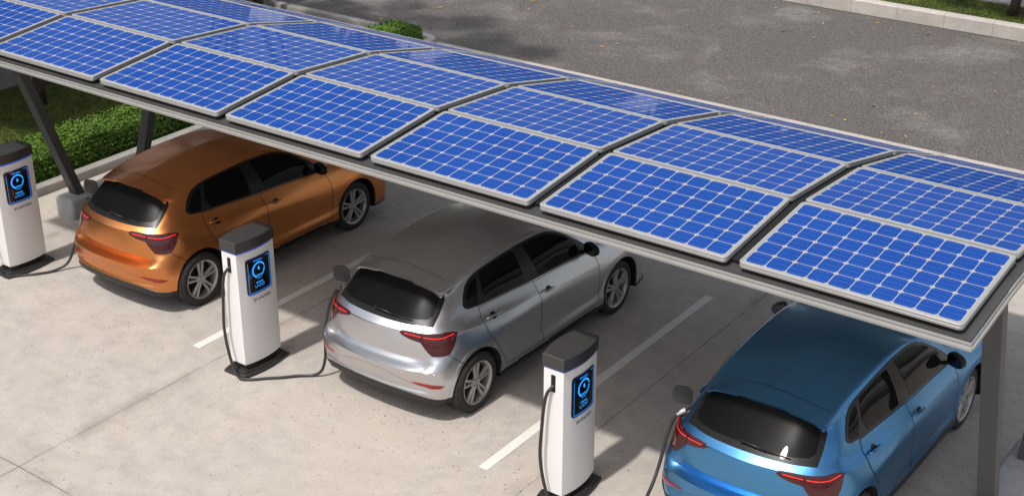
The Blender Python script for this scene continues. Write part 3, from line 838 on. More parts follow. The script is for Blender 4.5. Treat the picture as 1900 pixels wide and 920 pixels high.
# outlines on the right side, (y, z)
QS = lambda pts: [('s', y, z) for y, z in pts]
FRAME_O = [(.015,1.10),(.03,1.062),(.075,1.040),(.216,1.026),(.60,1.010),(1.037,.990),(1.5,.968),(1.88,.944),(2.10,.930),(2.09,.965),(1.93,1.092),(1.80,1.18),(1.68,1.252),(1.56,1.302),(1.44,1.333),(1.25,1.352),(1.05,1.358),(.7,1.348),(.45,1.332),(.30,1.312),(.20,1.282),(.12,1.235),(.055,1.165)]
QG = [(.058,1.085),(.095,1.060),(.205,1.048),(.245,1.14),(.292,1.275),(.22,1.255),(.15,1.21),(.092,1.15)]
RG = [(.352,1.042),(.66,1.026),(.928,1.016),(.915,1.17),(.900,1.326),(.66,1.326),(.355,1.298),(.318,1.19),(.300,1.145)]
FG = [(1.150,1.004),(1.5,.990),(1.835,.968),(1.862,1.02),(1.872,1.092),(1.77,1.168),(1.66,1.232),(1.55,1.280),(1.42,1.311),(1.25,1.328),(1.060,1.334),(1.105,1.17)]
FDOOR = [(2.060,.925),(2.112,.85),(2.141,.763),(2.142,.62),(2.125,.46),(2.106,.325),(1.09,.318),(1.067,.40),(1.045,.48),(1.058,.60),(1.062,.72),(1.064,.841),(1.046,.92),(1.036,.975),(1.5,.958),(1.9,.935)]
RDOOR = [(1.036,.980),(1.046,.92),(1.064,.841),(1.062,.72),(1.058,.60),(1.045,.48),(1.067,.40),(1.085,.318),(.46,.325),(.413,.42),(.35,.52),(.25,.70),(.195,.80),(.185,.86),(.18,.93),(.205,1.016),(.6,1.002)]

def wheel_parts(x, y, parent):
    """one wheel: tyre, rim with five pairs of spokes, dark brake disc"""
    w = empty('wheel', (x, y, .313)); w.parent = parent
    s = 1 if x > 0 else -1
    R = .312
    mb = MB()
    prof = [(.222, -.105), (.236, -.112), (.27, -.113), (.295, -.104), (.308, -.088), (R, -.06), (R + .001, -.022), (R - .006, -.018), (R - .006, -.010), (R + .001, -.006), (R + .001, .006), (R - .006, .010), (R - .006, .018), (R + .001, .022), (R, .06), (.308, .084), (.298, .099), (.275, .109), (.245, .108), (.232, .104), (.222, .095)]
    mb.lathe_x([(r, s * a) for r, a in prof], 64, closed=True)
    # tread blocks at the shoulders
    for k in range(72):
        a = 2 * PI * k / 72; c, n_ = math.cos(a), math.sin(a)
        for e in (-1, 1):
            mb.box((e * .078, .309 * c, .309 * n_), (.03, .012, .016), Matrix.Rotation(a, 3, 'X'))
    o = mb.build('tyre', M['tyre'], w, True); fix_normals(o); smooth_by_angle(o, 40)
    mb = MB()
    mb.lathe_x([(r, s * a) for r, a in [(.224, .098), (.229, .104), (.227, .108), (.219, .106), (.211, .098), (.205, .07), (.203, -.09), (.21, -.09)]], 64)
    for k in range(5):
        a0 = 2 * PI * k / 5 + .31
        for q in (-1, 1):
            # spoke from hub to lip, the pair opens outwards
            a_in = a0 + q * .16; a_out = a0 + q * .235
            def P(r, a, xx): return (s * xx, r * math.cos(a), r * math.sin(a))
            sec = []
            for r, a, hw, x0, x1 in ((.045, a0 + q * .30, .015, .070, .090), (.12, a0 + q * .185, .0150, .068, .092), (.210, a0 + q * .165, .019, .070, .096)):
                t = np.array([0, -math.sin(a), math.cos(a)]); c = np.array([0, r * math.cos(a), r * math.sin(a)])
                for tt, xx in ((-hw, x0), (-hw * .8, x1 - .004), (-hw * .55, x1), (hw * .55, x1), (hw * .8, x1 - .004), (hw, x0)):
                    p = c + t * tt; sec.append((s * xx, p[1], p[2]))
            mb.add(sec, [(6 * i + e, 6 * i + (e + 1) % 6, 6 * i + 6 + (e + 1) % 6, 6 * i + 6 + e) for i in range(2) for e in range(6)])
    mb.lathe_x([(r, s * a) for r, a in [(.064, .06), (.062, .085), (.054, .093), (.034, .093), (.031, .088), (.0, .088)]], 30)
    o = mb.build('rim', M['rim'], w, True); fix_normals(o); smooth_by_angle(o, 35)
    mb = MB()
    mb.lathe_x([(r, s * a) for r, a in [(.205, .012), (.0, .012)]], 40)
    mb.lathe_x([(r, s * a) for r, a in [(.15, .014), (.15, .030), (.08, .030), (.075, .045), (.0, .045)]], 40)
    for k in range(5):
        a = 2 * PI * k / 5 + .31 + PI / 5
        mb.lathe_x([(r, s * b) for r, b in [(.008, .06), (.008, .0945), (.0, .0945)]], 10, c=(0, .046 * math.cos(a), .046 * math.sin(a)))
    o = mb.build('brake_disc', M['rimdark'], w, True); fix_normals(o); smooth_by_angle(o, 35)
    return w

def make_car():
    root = empty('hatchback_car', (0, 0, 0))
    make_body(root)
    # arch lips
    for wy in (.02, 2.57):
        an = np.radians(-14 + 208 * np.arange(25) / 24)
        inner = [p for p in [(wy + WELL_R * math.cos(a), .33 + WELL_R * math.sin(a)) for a in an] if p[1] > .265]
        outer = [p for p in [(wy + (WELL_R + .036) * math.cos(a), .33 + (WELL_R + .036) * math.sin(a)) for a in an] if p[1] > .265]
        for mir in (False, True):
            mb = MB(); patch(mb, QS(outer + inner[::-1]), .0032, .012, mirror=mir, step=.8); o = mb.build('wheel_arch', M['paint'], root, True); smooth_by_angle(o, 40)
    # windows, doors, one per side
    for mir in (False, True):
        sg = -1 if mir else 1
        mb = MB(); patch(mb, QS(FRAME_O), .004, .02, mirror=mir); o = mb.build('window_surround', M['trim'], root, True); smooth_by_angle(o, 40)
        mb = MB(); patch(mb, QS(round_poly(QG, .03)), .0062, .01, mirror=mir); o = mb.build('quarter_window', M['glass'], root, True); smooth_by_angle(o, 40)
        for nm, out, gl, hy, hz in (('rear_door', RDOOR, RG, .325, .890), ('front_door', FDOOR, FG, 1.205, .838)):
            mb = MB(); patch(mb, QS(out), .0022, .012, mirror=mir); d = mb.build(nm, M['paint'], root, True); smooth_by_angle(d, 40)
            mb = MB(); ribbon(mb, QS(out + out[:1]), .006, .0036, mirror=mir)
            mb.build('shut_line', M['gap'], d)
            mb = MB(); patch(mb, QS(round_poly(gl, .02)), .0062, .01, mirror=mir); g = mb.build('window', M['glass'], d, True); smooth_by_angle(g, 40)
            # handle: bar over a flat black patch painting the cup's shade
            c0 = surf(*find_uv(('s', hy, hz))); tdir = surf(*find_uv(('s', hy + .1, hz - .006))) - surf(*find_uv(('s', hy - .1, hz + .006)))
            tdir /= np.linalg.norm(tdir); nn = bil(NRM, *find_uv(('s', hy, hz))); nn /= np.linalg.norm(nn)
            mb = MB(); prt = []
            for t in np.linspace(-.105, .10, 12):
                e = 1 - (t / .108) ** 2; prt.append(c0 + tdir * t + nn * (.006 + .034 * e ** .45))
            if mir: prt = [np.array([-p[0], p[1], p[2]]) for p in prt]
            mb.tube(prt, [.008 + .006 * (1 - (2 * i / 11 - 1) ** 2) for i in range(12)], 10)
            h = mb.build('door_handle', M['paint'], d, True)
            mb = MB(); cup = [('s', hy + .015 + .042 * math.cos(a), hz + .006 + .030 * math.sin(a)) for a in np.linspace(0, 2 * PI, 18, endpoint=False)]
            patch(mb, cup, .0030, .004, mirror=mir, step=.3); mb.build('handle_cup_shade', M['cupshade'], h, True)
        # mirror
        mr = empty('wing_mirror', (0, 0, 0)); mr.parent = root
        MR = lambda q: Matrix.Rotation(-sg * math.radians(20), 3, 'Z') @ q + Vector((sg * .884, 1.945, 1.022))
        bm = bmesh.new(); bmesh.ops.create_uvsphere(bm, u_segments=24, v_segments=14, radius=1)
        for v in bm.verts:
            x, y, z = v.co
            x, y, z = [math.copysign(abs(c_) ** .72, c_) for c_ in (x, y, z)]
            y = max(y, -.42)                            # flat face looking back
            z2 = z * (.080 + .016 * (-x)); k = (abs(x) ** 2.6) * .02
            v.co = MR(Vector((sg * x * .078, y * .070 + .016 * x, z2 * .78 - x * .020)))
        me = bpy.data.meshes.new('mirror_shell'); 
        if sg > 0: pass
        bmesh.ops.recalc_face_normals(bm, faces=list(bm.faces)); bm.to_mesh(me); bm.free(); me.materials.append(M['trim'])
        o = bpy.data.objects.new('mirror_shell', me); COL.objects.link(o); o.parent = mr; smooth_by_angle(o, 45)
        mb = MB(); P = []
        for a in np.linspace(0, 2 * PI, 28, endpoint=False):
            ca, sa = math.cos(a), math.sin(a); ex = np.sign(ca) * abs(ca) ** .75; ez = np.sign(sa) * abs(sa) ** .75
            x = ex * .068; P.append(MR(Vector((sg * x, -.0322 + .016 * x / .078, ez * (.049 + .009 * (-x / .078)) - x * .24))))
        mb.add(P, [tuple(range(28)) if sg > 0 else tuple(range(28))[::-1]]); g = mb.build('mirror_glass', M['mirror'], mr)
        mb = MB(); mb.tube([(sg * .755, 1.955, .955), (sg * .80, 1.95, .975), (sg * .84, 1.945, 1.0)], [.022, .02, .022], 10); mb.build('mirror_arm', M['blackpl'], mr, True)
        # tail lamp wraps the corner
        TL = [('n',.316,-.518,.932),('n',.335,-.51,.958),('n',.43,-.485,.962),('n',.545,-.445,.955),('n',.62,-.385,.946),('n',.69,-.29,.945),('n',.725,-.225,.938),('n',.746,-.185,.914),('n',.758,-.250,.83),('n',.765,-.335,.747),('n',.72,-.385,.735),('n',.634,-.432,.738),('n',.585,-.465,.80),('n',.538,-.486,.872),('n',.42,-.508,.892),('n',.345,-.52,.915)]
        mb = MB(); patch(mb, TL, .009, .02, mirror=mir, step=.35); lt = mb.build('tail_light', M['lens'], root, True); smooth_by_angle(lt, 40)
        mb = MB(); bar = [('n',.365,-.512,.935),('n',.45,-.492,.930),('n',.528,-.466,.922)]
        ribbon(mb, bar, .0075, .0115, mirror=mir, step=.3)
        bar = [('n',.548,-.458,.920),('n',.61,-.415,.908),('n',.66,-.36,.902),('n',.70,-.29,.905),('n',.726,-.225,.912)]
        ribbon(mb, bar, .008, .0115, mirror=mir, step=.3); mb.build('light_bar', M['led'], lt)
        mb = MB(); ribbon(mb, TL + TL[:1], .004, .0105, mirror=mir, step=.3); mb.build('light_rim', M['lensred'], lt)
        mb = MB(); ribbon(mb, [('n',.538,-.462,.955),('n',.540,-.475,.91),('n',.537,-.486,.870)], .007, .0118, mirror=mir, step=.3); mb.build('shut_line', M['gap'], lt)
        # bumper reflector
        RF = [('n',.498,-.565,.484),('n',.56,-.555,.482),('n',.64,-.52,.474),('n',.72,-.47,.462),('n',.762,-.42,.445),('n',.735,-.445,.428),('n',.66,-.51,.428),('n',.58,-.55,.440)]
        mb = MB(); patch(mb, RF, .007, .012, mirror=mir, step=.3); mb.build('reflector', M['reflector'], root, True)
        # headlamp
        HL = [('n',.52,3.22,.74),('n',.66,3.12,.77),('n',.74,2.98,.80),('n',.76,2.86,.82),('n',.77,2.9,.74),('n',.76,3.05,.70),('n',.62,3.2,.68),('n',.50,3.27,.69)]
        mb = MB(); patch(mb, HL, .004, .012, mirror=mir, step=.4); mb.build('headlight', M['headlamp'], root, True)
    # rear screen with its dark border
    RS = [('u',0,find_uv(('r',0,1.006))[1]),('r',.20,1.004),('r',.40,1.001),('r',.588,.997),('r',.578,1.09),('r',.552,1.185),('r',.530,1.215),('r',.452,1.257),('r',.33,1.286),('u',0,11*SV-.2)]
    mb = MB(); patch(mb, RS, .0035, .01, sym=True, step=.5); fr = mb.build('rear_window', M['frit'], root, True); smooth_by_angle(fr, 40)
    RI = [('u',0,find_uv(('r',0,1.048))[1]),('r',.22,1.046),('r',.40,1.043),('r',.508,1.048),('r',.540,1.075),('r',.520,1.16),('r',.497,1.212),('r',.44,1.248),('r',.33,1.276),('u',0,11*SV-1.0)]
    mb = MB(); patch(mb, RI, .0052, .006, sym=True, step=.5); mb.build('glass_pane', M['rearglass'], fr, True)
    for q in [fr] + list(fr.children):
        bm = bmesh.new(); bm.from_mesh(q.data); bmesh.ops.remove_doubles(bm, verts=[v for v in bm.verts if abs(v.co.x) < 1e-4], dist=2e-4); bm.to_mesh(q.data); bm.free()
    # windscreen
    uw = lambda s: s * SU
    WS = [(uw(14) - .01, 9.15 * SV), (uw(12.2), 9.15 * SV), (uw(10.6), 9.18 * SV), (uw(10.1), 9.6 * SV), (uw(10.05), 10.6 * SV), (uw(10.15), 11.75 * SV), (uw(12), 11.85 * SV), (uw(14) - .01, 11.85 * SV)]
    mb = MB()
    for mir in (False, True): patch(mb, WS, .0045, .01, mirror=mir, step=.8)
    mb.build('windscreen', M['glass'], root, True)
    # roof spoiler lip, tailgate seams
    def row(v, us): return [surf(u, v, .004) for u in us]
    us = np.arange(0, 3.75 * SU + .01, .4)
    mb = MB(); vs = []; K = 7
    for u in us:
        x = surf(u, 12 * SV)[0]
        fd = 1 - min(1, max(0, (u - 2.75 * SU) / (1.0 * SU))); fd = fd * fd * (3 - 2 * fd)      # blends into the pillar
        top0 = surf(u, 12.55 * SV, .002); edge = surf(u, 12.0 * SV, .001 + .003 * fd)
        back = np.array([0, -.022, -.004])
        if x < .25: back += np.array([0, .020 * min(1, (.25 - x) / .05), .004 * min(1, (.25 - x) / .05)])
        k = min(1, max(0, (u - 2.1 * SU) / (.9 * SU))); back += np.array([.010 * k, .012 * k, -.034 * k ** 1.6])
        back = edge + back * fd
        mid = edge * .6 + top0 * .4
        low = back + np.array([0, .006, -.020]) * fd; under = surf(u, (12 - .65 * fd) * SV, .001 + .011 * fd); und2 = (low + under) / 2 + np.array([0, .0, .012]) * fd
        vs += [surf(u, 12.58 * SV, -.004), top0, mid, back, low, und2, under]
    for s in (1, -1):
        n = len(us); fs = []
        for i in range(n - 1):
            for k in range(K - 1):
                q = (i * K + k, i * K + k + 1, (i + 1) * K + k + 1, (i + 1) * K + k); fs.append(q if s < 0 else q[::-1])
        fs.append(tuple((n - 1) * K + k for k in range(K)))
        mb.add([(v[0] * s, v[1], v[2]) for v in vs], fs)
    o = mb.build('roof_spoiler', M['paint'], root); 
    bm = bmesh.new(); bm.from_mesh(o.data); bmesh.ops.remove_doubles(bm, verts=list(bm.verts), dist=1e-4); bmesh.ops.recalc_face_normals(bm, faces=list(bm.faces)); bm.to_mesh(o.data); bm.free()
    smooth_by_angle(o, 38)
    mb = MB(); seam = [('t', x_, -.004 + .016 * (x_ / .505) ** 2) for x_ in np.linspace(0, .505, 24)]
    ribbon(mb, seam, .004, .0035, sym=True, step=.4); mb.build('roof_seam', M['gap'], root)
    mb = MB(); cr = [('r', x_, .951 - .007 * (x_ / .325) ** 2) for x_ in np.linspace(0, .325, 9)]
    ribbon(mb, cr, .005, .0035, sym=True, step=.4); mb.build('tailgate_seam', M['gap'], root)
    for mir in (False, True):
        mb = MB(); ribbon(mb, [('n',.762,-.335,.74),('n',.79,-.25,.66),('n',.812,-.166,.586),('n',.83,-.13,.56)], .006, .004, mirror=mir, step=.4); mb.build('bumper_seam', M['gap'], root)
        mb = MB(); ribbon(mb, [('s',2.143,.975),('s',2.20,.93)], .006, .004, mirror=mir, step=.4); mb.build('wing_seam', M['gap'], root)
    # dark valance under the rear bumper and along the sills
    mb = MB(); vs = []; us = np.arange(0, 13.0 * SU, 1.0); K = 5
    for u in us:
        p = surf(u, 1.02 * SV, .003); k = u / SU
        n2 = bil(NRM, u, 1.6 * SV).copy(); n2[2] = 0; n2 /= np.linalg.norm(n2)
        dz = .075 if k < 2.6 else (.075 - .040 * min(1, (k - 2.6) / 1.4))
        ins = .018 if k < 2.6 else .030
        wl = any(abs(p[1] - c) < WELL_R + .012 for c in (.02, 2.57)) and p[0] > .5
        q = p + n2 * (.010 if k > 4 else .004)
        vs += [p + np.array([0, 0, .012]) - n2 * .01, q, q + np.array([0, 0, -.018]), p + np.array([0, 0, -dz]) - n2 * ins, p + np.array([0, 0, -dz]) - n2 * (ins + .2)]
    for s in (1, -1):
        fs = []
        for i in range(len(us) - 1):
            ym = (vs[i * K][1] + vs[(i + 1) * K][1]) / 2; xm = vs[i * K][0]
            if xm > .74 and any(abs(ym - c) < WELL_R - .0 for c in (.02, 2.57)): continue
            for k in range(K - 1):
                q = (i * K + k, i * K + k + 1, (i + 1) * K + k + 1, (i + 1) * K + k); fs.append(q if s < 0 else q[::-1])
        mb.add([(v[0] * s, v[1], v[2]) for v in vs], fs)
    o = mb.build('lower_valance', M['blackpl'], root); fix_normals(o); smooth_by_angle(o, 40)
    # exhaust shield seen under the bumper
    mb = MB(); mb.box((0, -.30, .235), (.80, .22, .07), bev=.03); mb.build('silencer', plain('silencer_steel', srgb(84, 80, 75), .6, metal=.2, noise=.1), root, True)
    # rear wiper
    mb = MB(); a = surf(*find_uv(('r', -.035, 1.052)), .03); b_ = surf(*find_uv(('r', .18, 1.040)), .028); c = surf(*find_uv(('r', .385, 1.030)), .014)
    def rp(x, z, o):   # left side mirrored
        p = surf(*find_uv(('r', abs(x), z)), o); return np.array([math.copysign(p[0], x), p[1], p[2]])
    a = rp(-.035, 1.052, .03)
    mb.tube([rp(-.04, 1.053, .004), rp(-.038, 1.053, .03)], .020, 14)
    mb.tube([a, (a + b_) / 2 + np.array([0, -.004, .004]), b_], [.013, .011, .008], 8); mb.tube([b_, c], [.006, .004], 6)
    mb.build('rear_wiper', M['blackpl'], root, True)
    # parking sensors
    for x, y, z in ((.697, -.489, .575), (.40, -.60, .56)):
        uv_ = find_uv(('n', x, y, z)); p = surf(*uv_, .001); n = bil(NRM, *uv_); n /= np.linalg.norm(n)
        for s in (1, -1):
            pp = np.array([p[0] * s, p[1], p[2]]); nn = np.array([n[0] * s, n[1], n[2]])
            mb = MB(); mb.tube([pp - nn * .004, pp + nn * .002], .010, 14); mb.build('parking_sensor', M['paint'], root, True)
    # open charging flap on the left rear wing, and its port
    mb = MB()
    pr = [(-.088, -.075), (.088, -.085), (.088, .06), (.05, .095), (-.06, .092), (-.088, .055)]
    pr = round_poly(pr, .05, 5); R = Matrix.Rotation(math.radians(18), 3, 'Z'); c = Vector((-.782, -.125, 1.075))
    vs = []; n = len(pr)
    for t in (-.006, .006): vs += [c + R @ Vector((x, t, z)) for x, z in pr]
    mb.add(vs, [(i, (i + 1) % n, n + (i + 1) % n, n + i) for i in range(n)] + [tuple(range(n))[::-1], tuple(range(n, 2 * n))])
    o = mb.build('charging_flap', M['flapin'], root); fix_normals(o)
    mb = MB(); p = surf(*find_uv(('s', -.20, .985)), .002); n = bil(NRM, *find_uv(('s', -.20, .985)));n /= np.linalg.norm(n)
    p = np.array([-p[0], p[1], p[2]]); n = np.array([-n[0], n[1], n[2]])
    mb.tube([p - n * .02, p + n * .006], .06, 20); mb.build('charging_port', M['blackpl'], root, True)
    # wheels
    for x in (.745, -.745):
        for y in (0, 2.552): wheel_parts(x, y, root)
    return root

def copy_tree(o, parent=None):
    c = o.copy(); COL.objects.link(c); c.parent = parent
    for ch in list(o.children): copy_tree(ch, c)
    return c
def repaint(o, mat):
    for q in [o] + list(o.children_recursive):
        if q.type == 'MESH':
            for sl in q.material_slots:
                if sl.material == M['paint']: sl.link = 'OBJECT'; sl.material = mat
CARS_G = 'hatchbacks charging under the solar roof'
silver = make_car()
tag(silver, 'silver grey hatchback with glowing red tail lights in the middle bay', 'car', CARS_G)
orange = copy_tree(silver); orange.location = (-3.884, -.0055, 0); repaint(orange, PAINT['orange'])
orange['label'] = 'copper orange metallic hatchback parked beside the hedge'
blue = copy_tree(silver); blue.location = (3.981, -.039, 0); repaint(blue, PAINT['blue'])
glint = MB(); patch(glint, [('r', .318 + .024 * ca_, .985 + (.062 if sa_ > 0 else .02) * sa_ + .055) for ca_, sa_ in [(math.cos(a), math.sin(a)) for a in np.linspace(0, 2 * PI, 26, endpoint=False)]], .0072, .004, step=.3)  # white patch painting a glint on the rear glass
glint.build('painted_glint', M['plug'], [c for c in blue.children if c.name.startswith('rear_window')][0], True)
blue['label'] = 'bright blue metallic hatchback under the corner of the solar roof'

# ------------------------------------------------------------------ charging stations
def lens(w, d, bulge, n=10, inset=0.0):
    """footprint: flat ends at +-w/2 in y, both long faces bowed outwards"""
    w2 = w / 2 - inset; e = d / 2 - inset; pts = []
    for k in range(n + 1):
        t = -1 + 2 * k / n; pts.append((e + bulge * (1 - t * t), w2 * t))
    for k in range(n + 1):
        t = 1 - 2 * k / n; pts.append((-e - bulge * (1 - t * t), w2 * t))
    return pts
def bow(y, w=.515, d=.205, b=.042): return d / 2 + b * (1 - (2 * y / w) ** 2)
def stack(mb, levels, m=0):
    """levels: (poly, z); closed skin"""
    n = len(levels[0][0]); vs = []
    for p, z in levels: vs += [(x, y, z) for x, y in p]
    fs = [(i * n + k, i * n + (k + 1) % n, (i + 1) * n + (k + 1) % n, (i + 1) * n + k) for i in range(len(levels) - 1) for k in range(n)]
    fs += [tuple(range(n))[::-1], tuple((len(levels) - 1) * n + k for k in range(n))]
    mb.add(vs, fs, m)
def on_face(mb, quads, off):
    """2-D shapes given in (y, z) wrapped on the bowed front face"""
    for poly in quads:
        mb.add([(bow(y) + off, y, z) for y, z in poly], [tuple(range(len(poly)))])
def arc_band(cy, cz, r0, r1, a0, a1, n=28):
    q = []
    for k in range(n):
        b0 = math.radians(a0 + (a1 - a0) * k / n); b1 = math.radians(a0 + (a1 - a0) * (k + 1) / n)
        q.append([(cy + r0 * math.cos(b0), cz + r0 * math.sin(b0)), (cy + r1 * math.cos(b0), cz + r1 * math.sin(b0)), (cy + r1 * math.cos(b1), cz + r1 * math.sin(b1)), (cy + r0 * math.cos(b1), cz + r0 * math.sin(b1))])
    return q
def rect(y0, y1, z0, z1, n=4):
    ys = np.linspace(y0, y1, n + 1)
    return [[(a, z0), (b, z0), (b, z1), (a, z1)] for a, b in zip(ys[:-1], ys[1:])]
def text_mesh(name, body, size, cy, cz, off, mat, parent, shear=0.0, spacing=1.0, bold=0.0):
    cu = bpy.data.curves.new(name, 'FONT'); cu.body = body; cu.size = size; cu.align_x = 'CENTER'; cu.align_y = 'CENTER'
    cu.shear = shear; cu.space_character = spacing; cu.offset = bold; cu.resolution_u = 3
    t = bpy.data.objects.new(name, cu); COL.objects.link(t)
    dg = bpy.context.evaluated_depsgraph_get(); me = bpy.data.meshes.new_from_object(t.evaluated_get(dg))
    bpy.data.objects.remove(t, do_unlink=True); bpy.data.curves.remove(cu)
    bm = bmesh.new(); bm.from_mesh(me); bmesh.ops.triangulate(bm, faces=list(bm.faces))
    for v in bm.verts:
        x, y = v.co.x, v.co.y; v.co = Vector((bow(cy + x) + off, cy + x, cz + y))
    bm.to_mesh(me); bm.free(); me.materials.clear(); me.materials.append(mat); me.name = name
    o = bpy.data.objects.new(name, me); COL.objects.link(o); o.parent = parent; return o
def make_charger():
    root = empty('charging_station', (0, 0, 0))
    W, D, B = .515, .205, .042
    mb = MB()
    stack(mb, [(lens(W, D, B, inset=.004), .118), (lens(W, D, B), .122), (lens(W, D, B), 1.362), (lens(W, D, B, inset=.004), 1.366)])
    o = mb.build('body', M['charger'], root); fix_normals(o); smooth_by_angle(o, 30)
    mb = MB(); stack(mb, [(lens(W - .012, D - .010, B), 1.366), (lens(W - .012, D - .010, B), 1.374)]); o = mb.build('shadow_gap', M['gap'], root); fix_normals(o)
    mb = MB(); stack(mb, [(lens(W - .002, D - .002, B), 1.374), (lens(W - .002, D - .002, B), 1.381)]); o = mb.build('light_strip', M['ledblue'], root); fix_normals(o)
    mb = MB(); stack(mb, [(lens(W + .022, D + .02, B, inset=.004), 1.381), (lens(W + .022, D + .02, B), 1.386), (lens(W + .022, D + .02, B), 1.496), (lens(W + .022, D + .02, B, inset=.006), 1.503)])
    o = mb.build('cap', M['cap'], root); fix_normals(o); smooth_by_angle(o, 30)
    # pedestal with a dark slot and a stepped floor plate
    mb = MB()
    stack(mb, [(lens(.66, .29, .05), .0), (lens(.66, .29, .05), .026), (lens(.63, .265, .05), .036), (lens(.60, .235, .048), .040), (lens(.59, .23, .048), .056), (lens(.57, .21, .046), .060)])
    stack(mb, [(lens(.46, .17, .034), .058), (lens(.46, .17, .034), .120)])
    o = mb.build('base', M['chbase'], root); fix_normals(o); smooth_by_angle(o, 30)
    mb = MB(); mb.add([(.085 + .034 * (1 - (2 * y / .46) ** 2) + .004, y, z) for z in (.072, .108) for y in np.linspace(-.14, .17, 9)], [(i, i + 1, 10 + i, 9 + i) for i in range(8)]); mb.build('base_slot', M['gap'], root)
    # screen
    cy, cz = -.003, 1.083; sw, sh = .335, .398
    def wrap_poly(poly, off, mbx, ny=10):
        # fan of strips: clip by sampling
        ys = [p[0] for p in poly]; y0, y1 = min(ys), max(ys)
        def zr(y):
            zs = []
            for i in range(len(poly)):
                a, b = poly[i], poly[(i + 1) % len(poly)]
                if (a[0] - y) * (b[0] - y) <= 0 and a[0] != b[0]: zs.append(a[1] + (b[1] - a[1]) * (y - a[0]) / (b[0] - a[0]))
            return min(zs), max(zs)
        Y = list(np.linspace(y0 + 1e-4, y0 + .03, 8)) + list(np.linspace(y0 + .03, y1 - .03, ny))[1:-1] + list(np.linspace(y1 - .03, y1 - 1e-4, 8))
        vs = []
        for y in Y:
            a, b = zr(y); vs += [(bow(y) + off, y, a), (bow(y) + off, y, b), (bow(y) - .005, y, a), (bow(y) - .005, y, b)]
        n = len(Y); fs = []
        for i in range(n - 1):
            a = 4 * i; c = a + 4; fs += [(a, c, c + 1, a + 1), (a + 2, c + 2, c, a), (a + 1, c + 1, c + 3, a + 3)]
        fs += [(0, 1, 3, 2), (4 * n - 4, 4 * n - 2, 4 * n - 1, 4 * n - 3)]
        mbx.add(vs, fs)
    def rr(w, h, r, cy_=cy, cz_=cz): return round_poly([(cy_ - w / 2, cz_ - h / 2), (cy_ + w / 2, cz_ - h / 2), (cy_ + w / 2, cz_ + h / 2), (cy_ - w / 2, cz_ + h / 2)], r, 6)
    mb = MB(); wrap_poly(rr(sw, sh, .035), .010, mb); sc = mb.build('screen', M['screen'], root); fix_normals(sc); smooth_by_angle(sc, 30)
    # glowing graphics
    g = MB(); d = MB(); OFF = .0112
    ring_o = rr(sw - .040, sh - .036, .026); ring_i = rr(sw - .0455, sh - .0415, .0245)
    n = len(ring_o)
    gcy, gcz = cy - .012, cz + .055
    q = [[ring_o[i], ring_o[(i + 1) % n], ring_i[(i + 1) % n], ring_i[i]] for i in range(n)]
    fine = []
    for a, b, c, e in q:
        k = max(1, int(abs(a[0] - b[0]) / .03))
        for t in range(k):
            l = lambda p, r, s: (p[0] + (r[0] - p[0]) * s, p[1] + (r[1] - p[1]) * s)
            fine.append([l(a, b, t / k), l(a, b, (t + 1) / k), l(e, c, (t + 1) / k), l(e, c, t / k)])
    on_face(g, [f for f in fine if min(p[1] for p in f) < cz - sh / 2 + .05 or max(p[0] for p in f) > cy + sw / 2 - .05], OFF); on_face(d, [f for f in fine if not (min(p[1] for p in f) < cz - sh / 2 + .05 or max(p[0] for p in f) > cy + sw / 2 - .05)], OFF)
    ro = rr(sw - .004, sh - .004, .033); ri = rr(sw - .034, sh - .030, .027); fine = []
    for i in range(n):
        a, b, c, e = ro[i], ro[(i + 1) % n], ri[(i + 1) % n], ri[i]; k = max(1, int(abs(a[0] - b[0]) / .03))
        for t in range(k):
            l = lambda p, r, s: (p[0] + (r[0] - p[0]) * s, p[1] + (r[1] - p[1]) * s)
            fine.append([l(a, b, t / k), l(a, b, (t + 1) / k), l(e, c, (t + 1) / k), l(e, c, t / k)])
    on_face(d, [f for f in fine if min(p[1] for p in f) < cz - sh / 2 + .02 or max(p[0] for p in f) > cy + sw / 2 - .02], .0106)
    on_face(g, arc_band(gcy, gcz, .071, .086, 20, 244, 36), OFF)
    on_face(g, arc_band(gcy, gcz, .078, .084, -62, 20, 18), OFF); on_face(d, arc_band(gcy, gcz, .066, .092, 60, 240, 36), .0108)
    on_face(g, arc_band(gcy, gcz, .066, .072, -60, 0, 14), OFF)
    # battery mark
    on_face(g, rect(gcy - .011, gcy + .011, gcz + .000, gcz + .032) + rect(gcy - .006, gcy + .006, gcz + .034, gcz + .039), OFF)
    on_face(g, rect(gcy - .034, gcy + .034, gcz - .058, gcz - .051), OFF)
    on_face(g, arc_band(gcy - .020, gcz - .080, .012, .015, 90, 270, 10) + arc_band(gcy + .020, gcz - .080, .012, .015, -90, 90, 10) + rect(gcy - .02, gcy + .02, gcz - .068, gcz - .065) + rect(gcy - .02, gcy + .02, gcz - .095, gcz - .092), OFF)
    on_face(g, rect(gcy - .048, gcy + .048, gcz - .138, gcz - .130), OFF)
    for k in (-1, 0, 1):
        on_face(g, arc_band(gcy + k * .044, gcz - .170, .014, .018, 0 if k >= 0 else 150, 360 if k >= 0 else 420, 18), OFF)
    g.build('screen_graphic', M['uiblue'], sc); d.build('screen_glow', M['uiglow'], sc)
    text_mesh('screen_text', 'Charging ...', .030, gcy + .004, cz + .165, OFF, M['uiblue'], sc)
    text_mesh('screen_text', '60', .020, gcy, gcz - .080, OFF, M['uiblue'], sc)
    text_mesh('lettering', 'EV STATION', .042, .016, .812, .0012, M['text'], root, shear=.14, spacing=1.02, bold=.0012)
    # socket slot on the narrow end facing the drive
    mb = MB(); mb.box((-.003, -W / 2 - .0005, 1.235), (.044, .012, .165), bev=.004); mb.build('cable_socket', M['gap'], root)
    return root
CH_G = 'charging stations behind the cars'
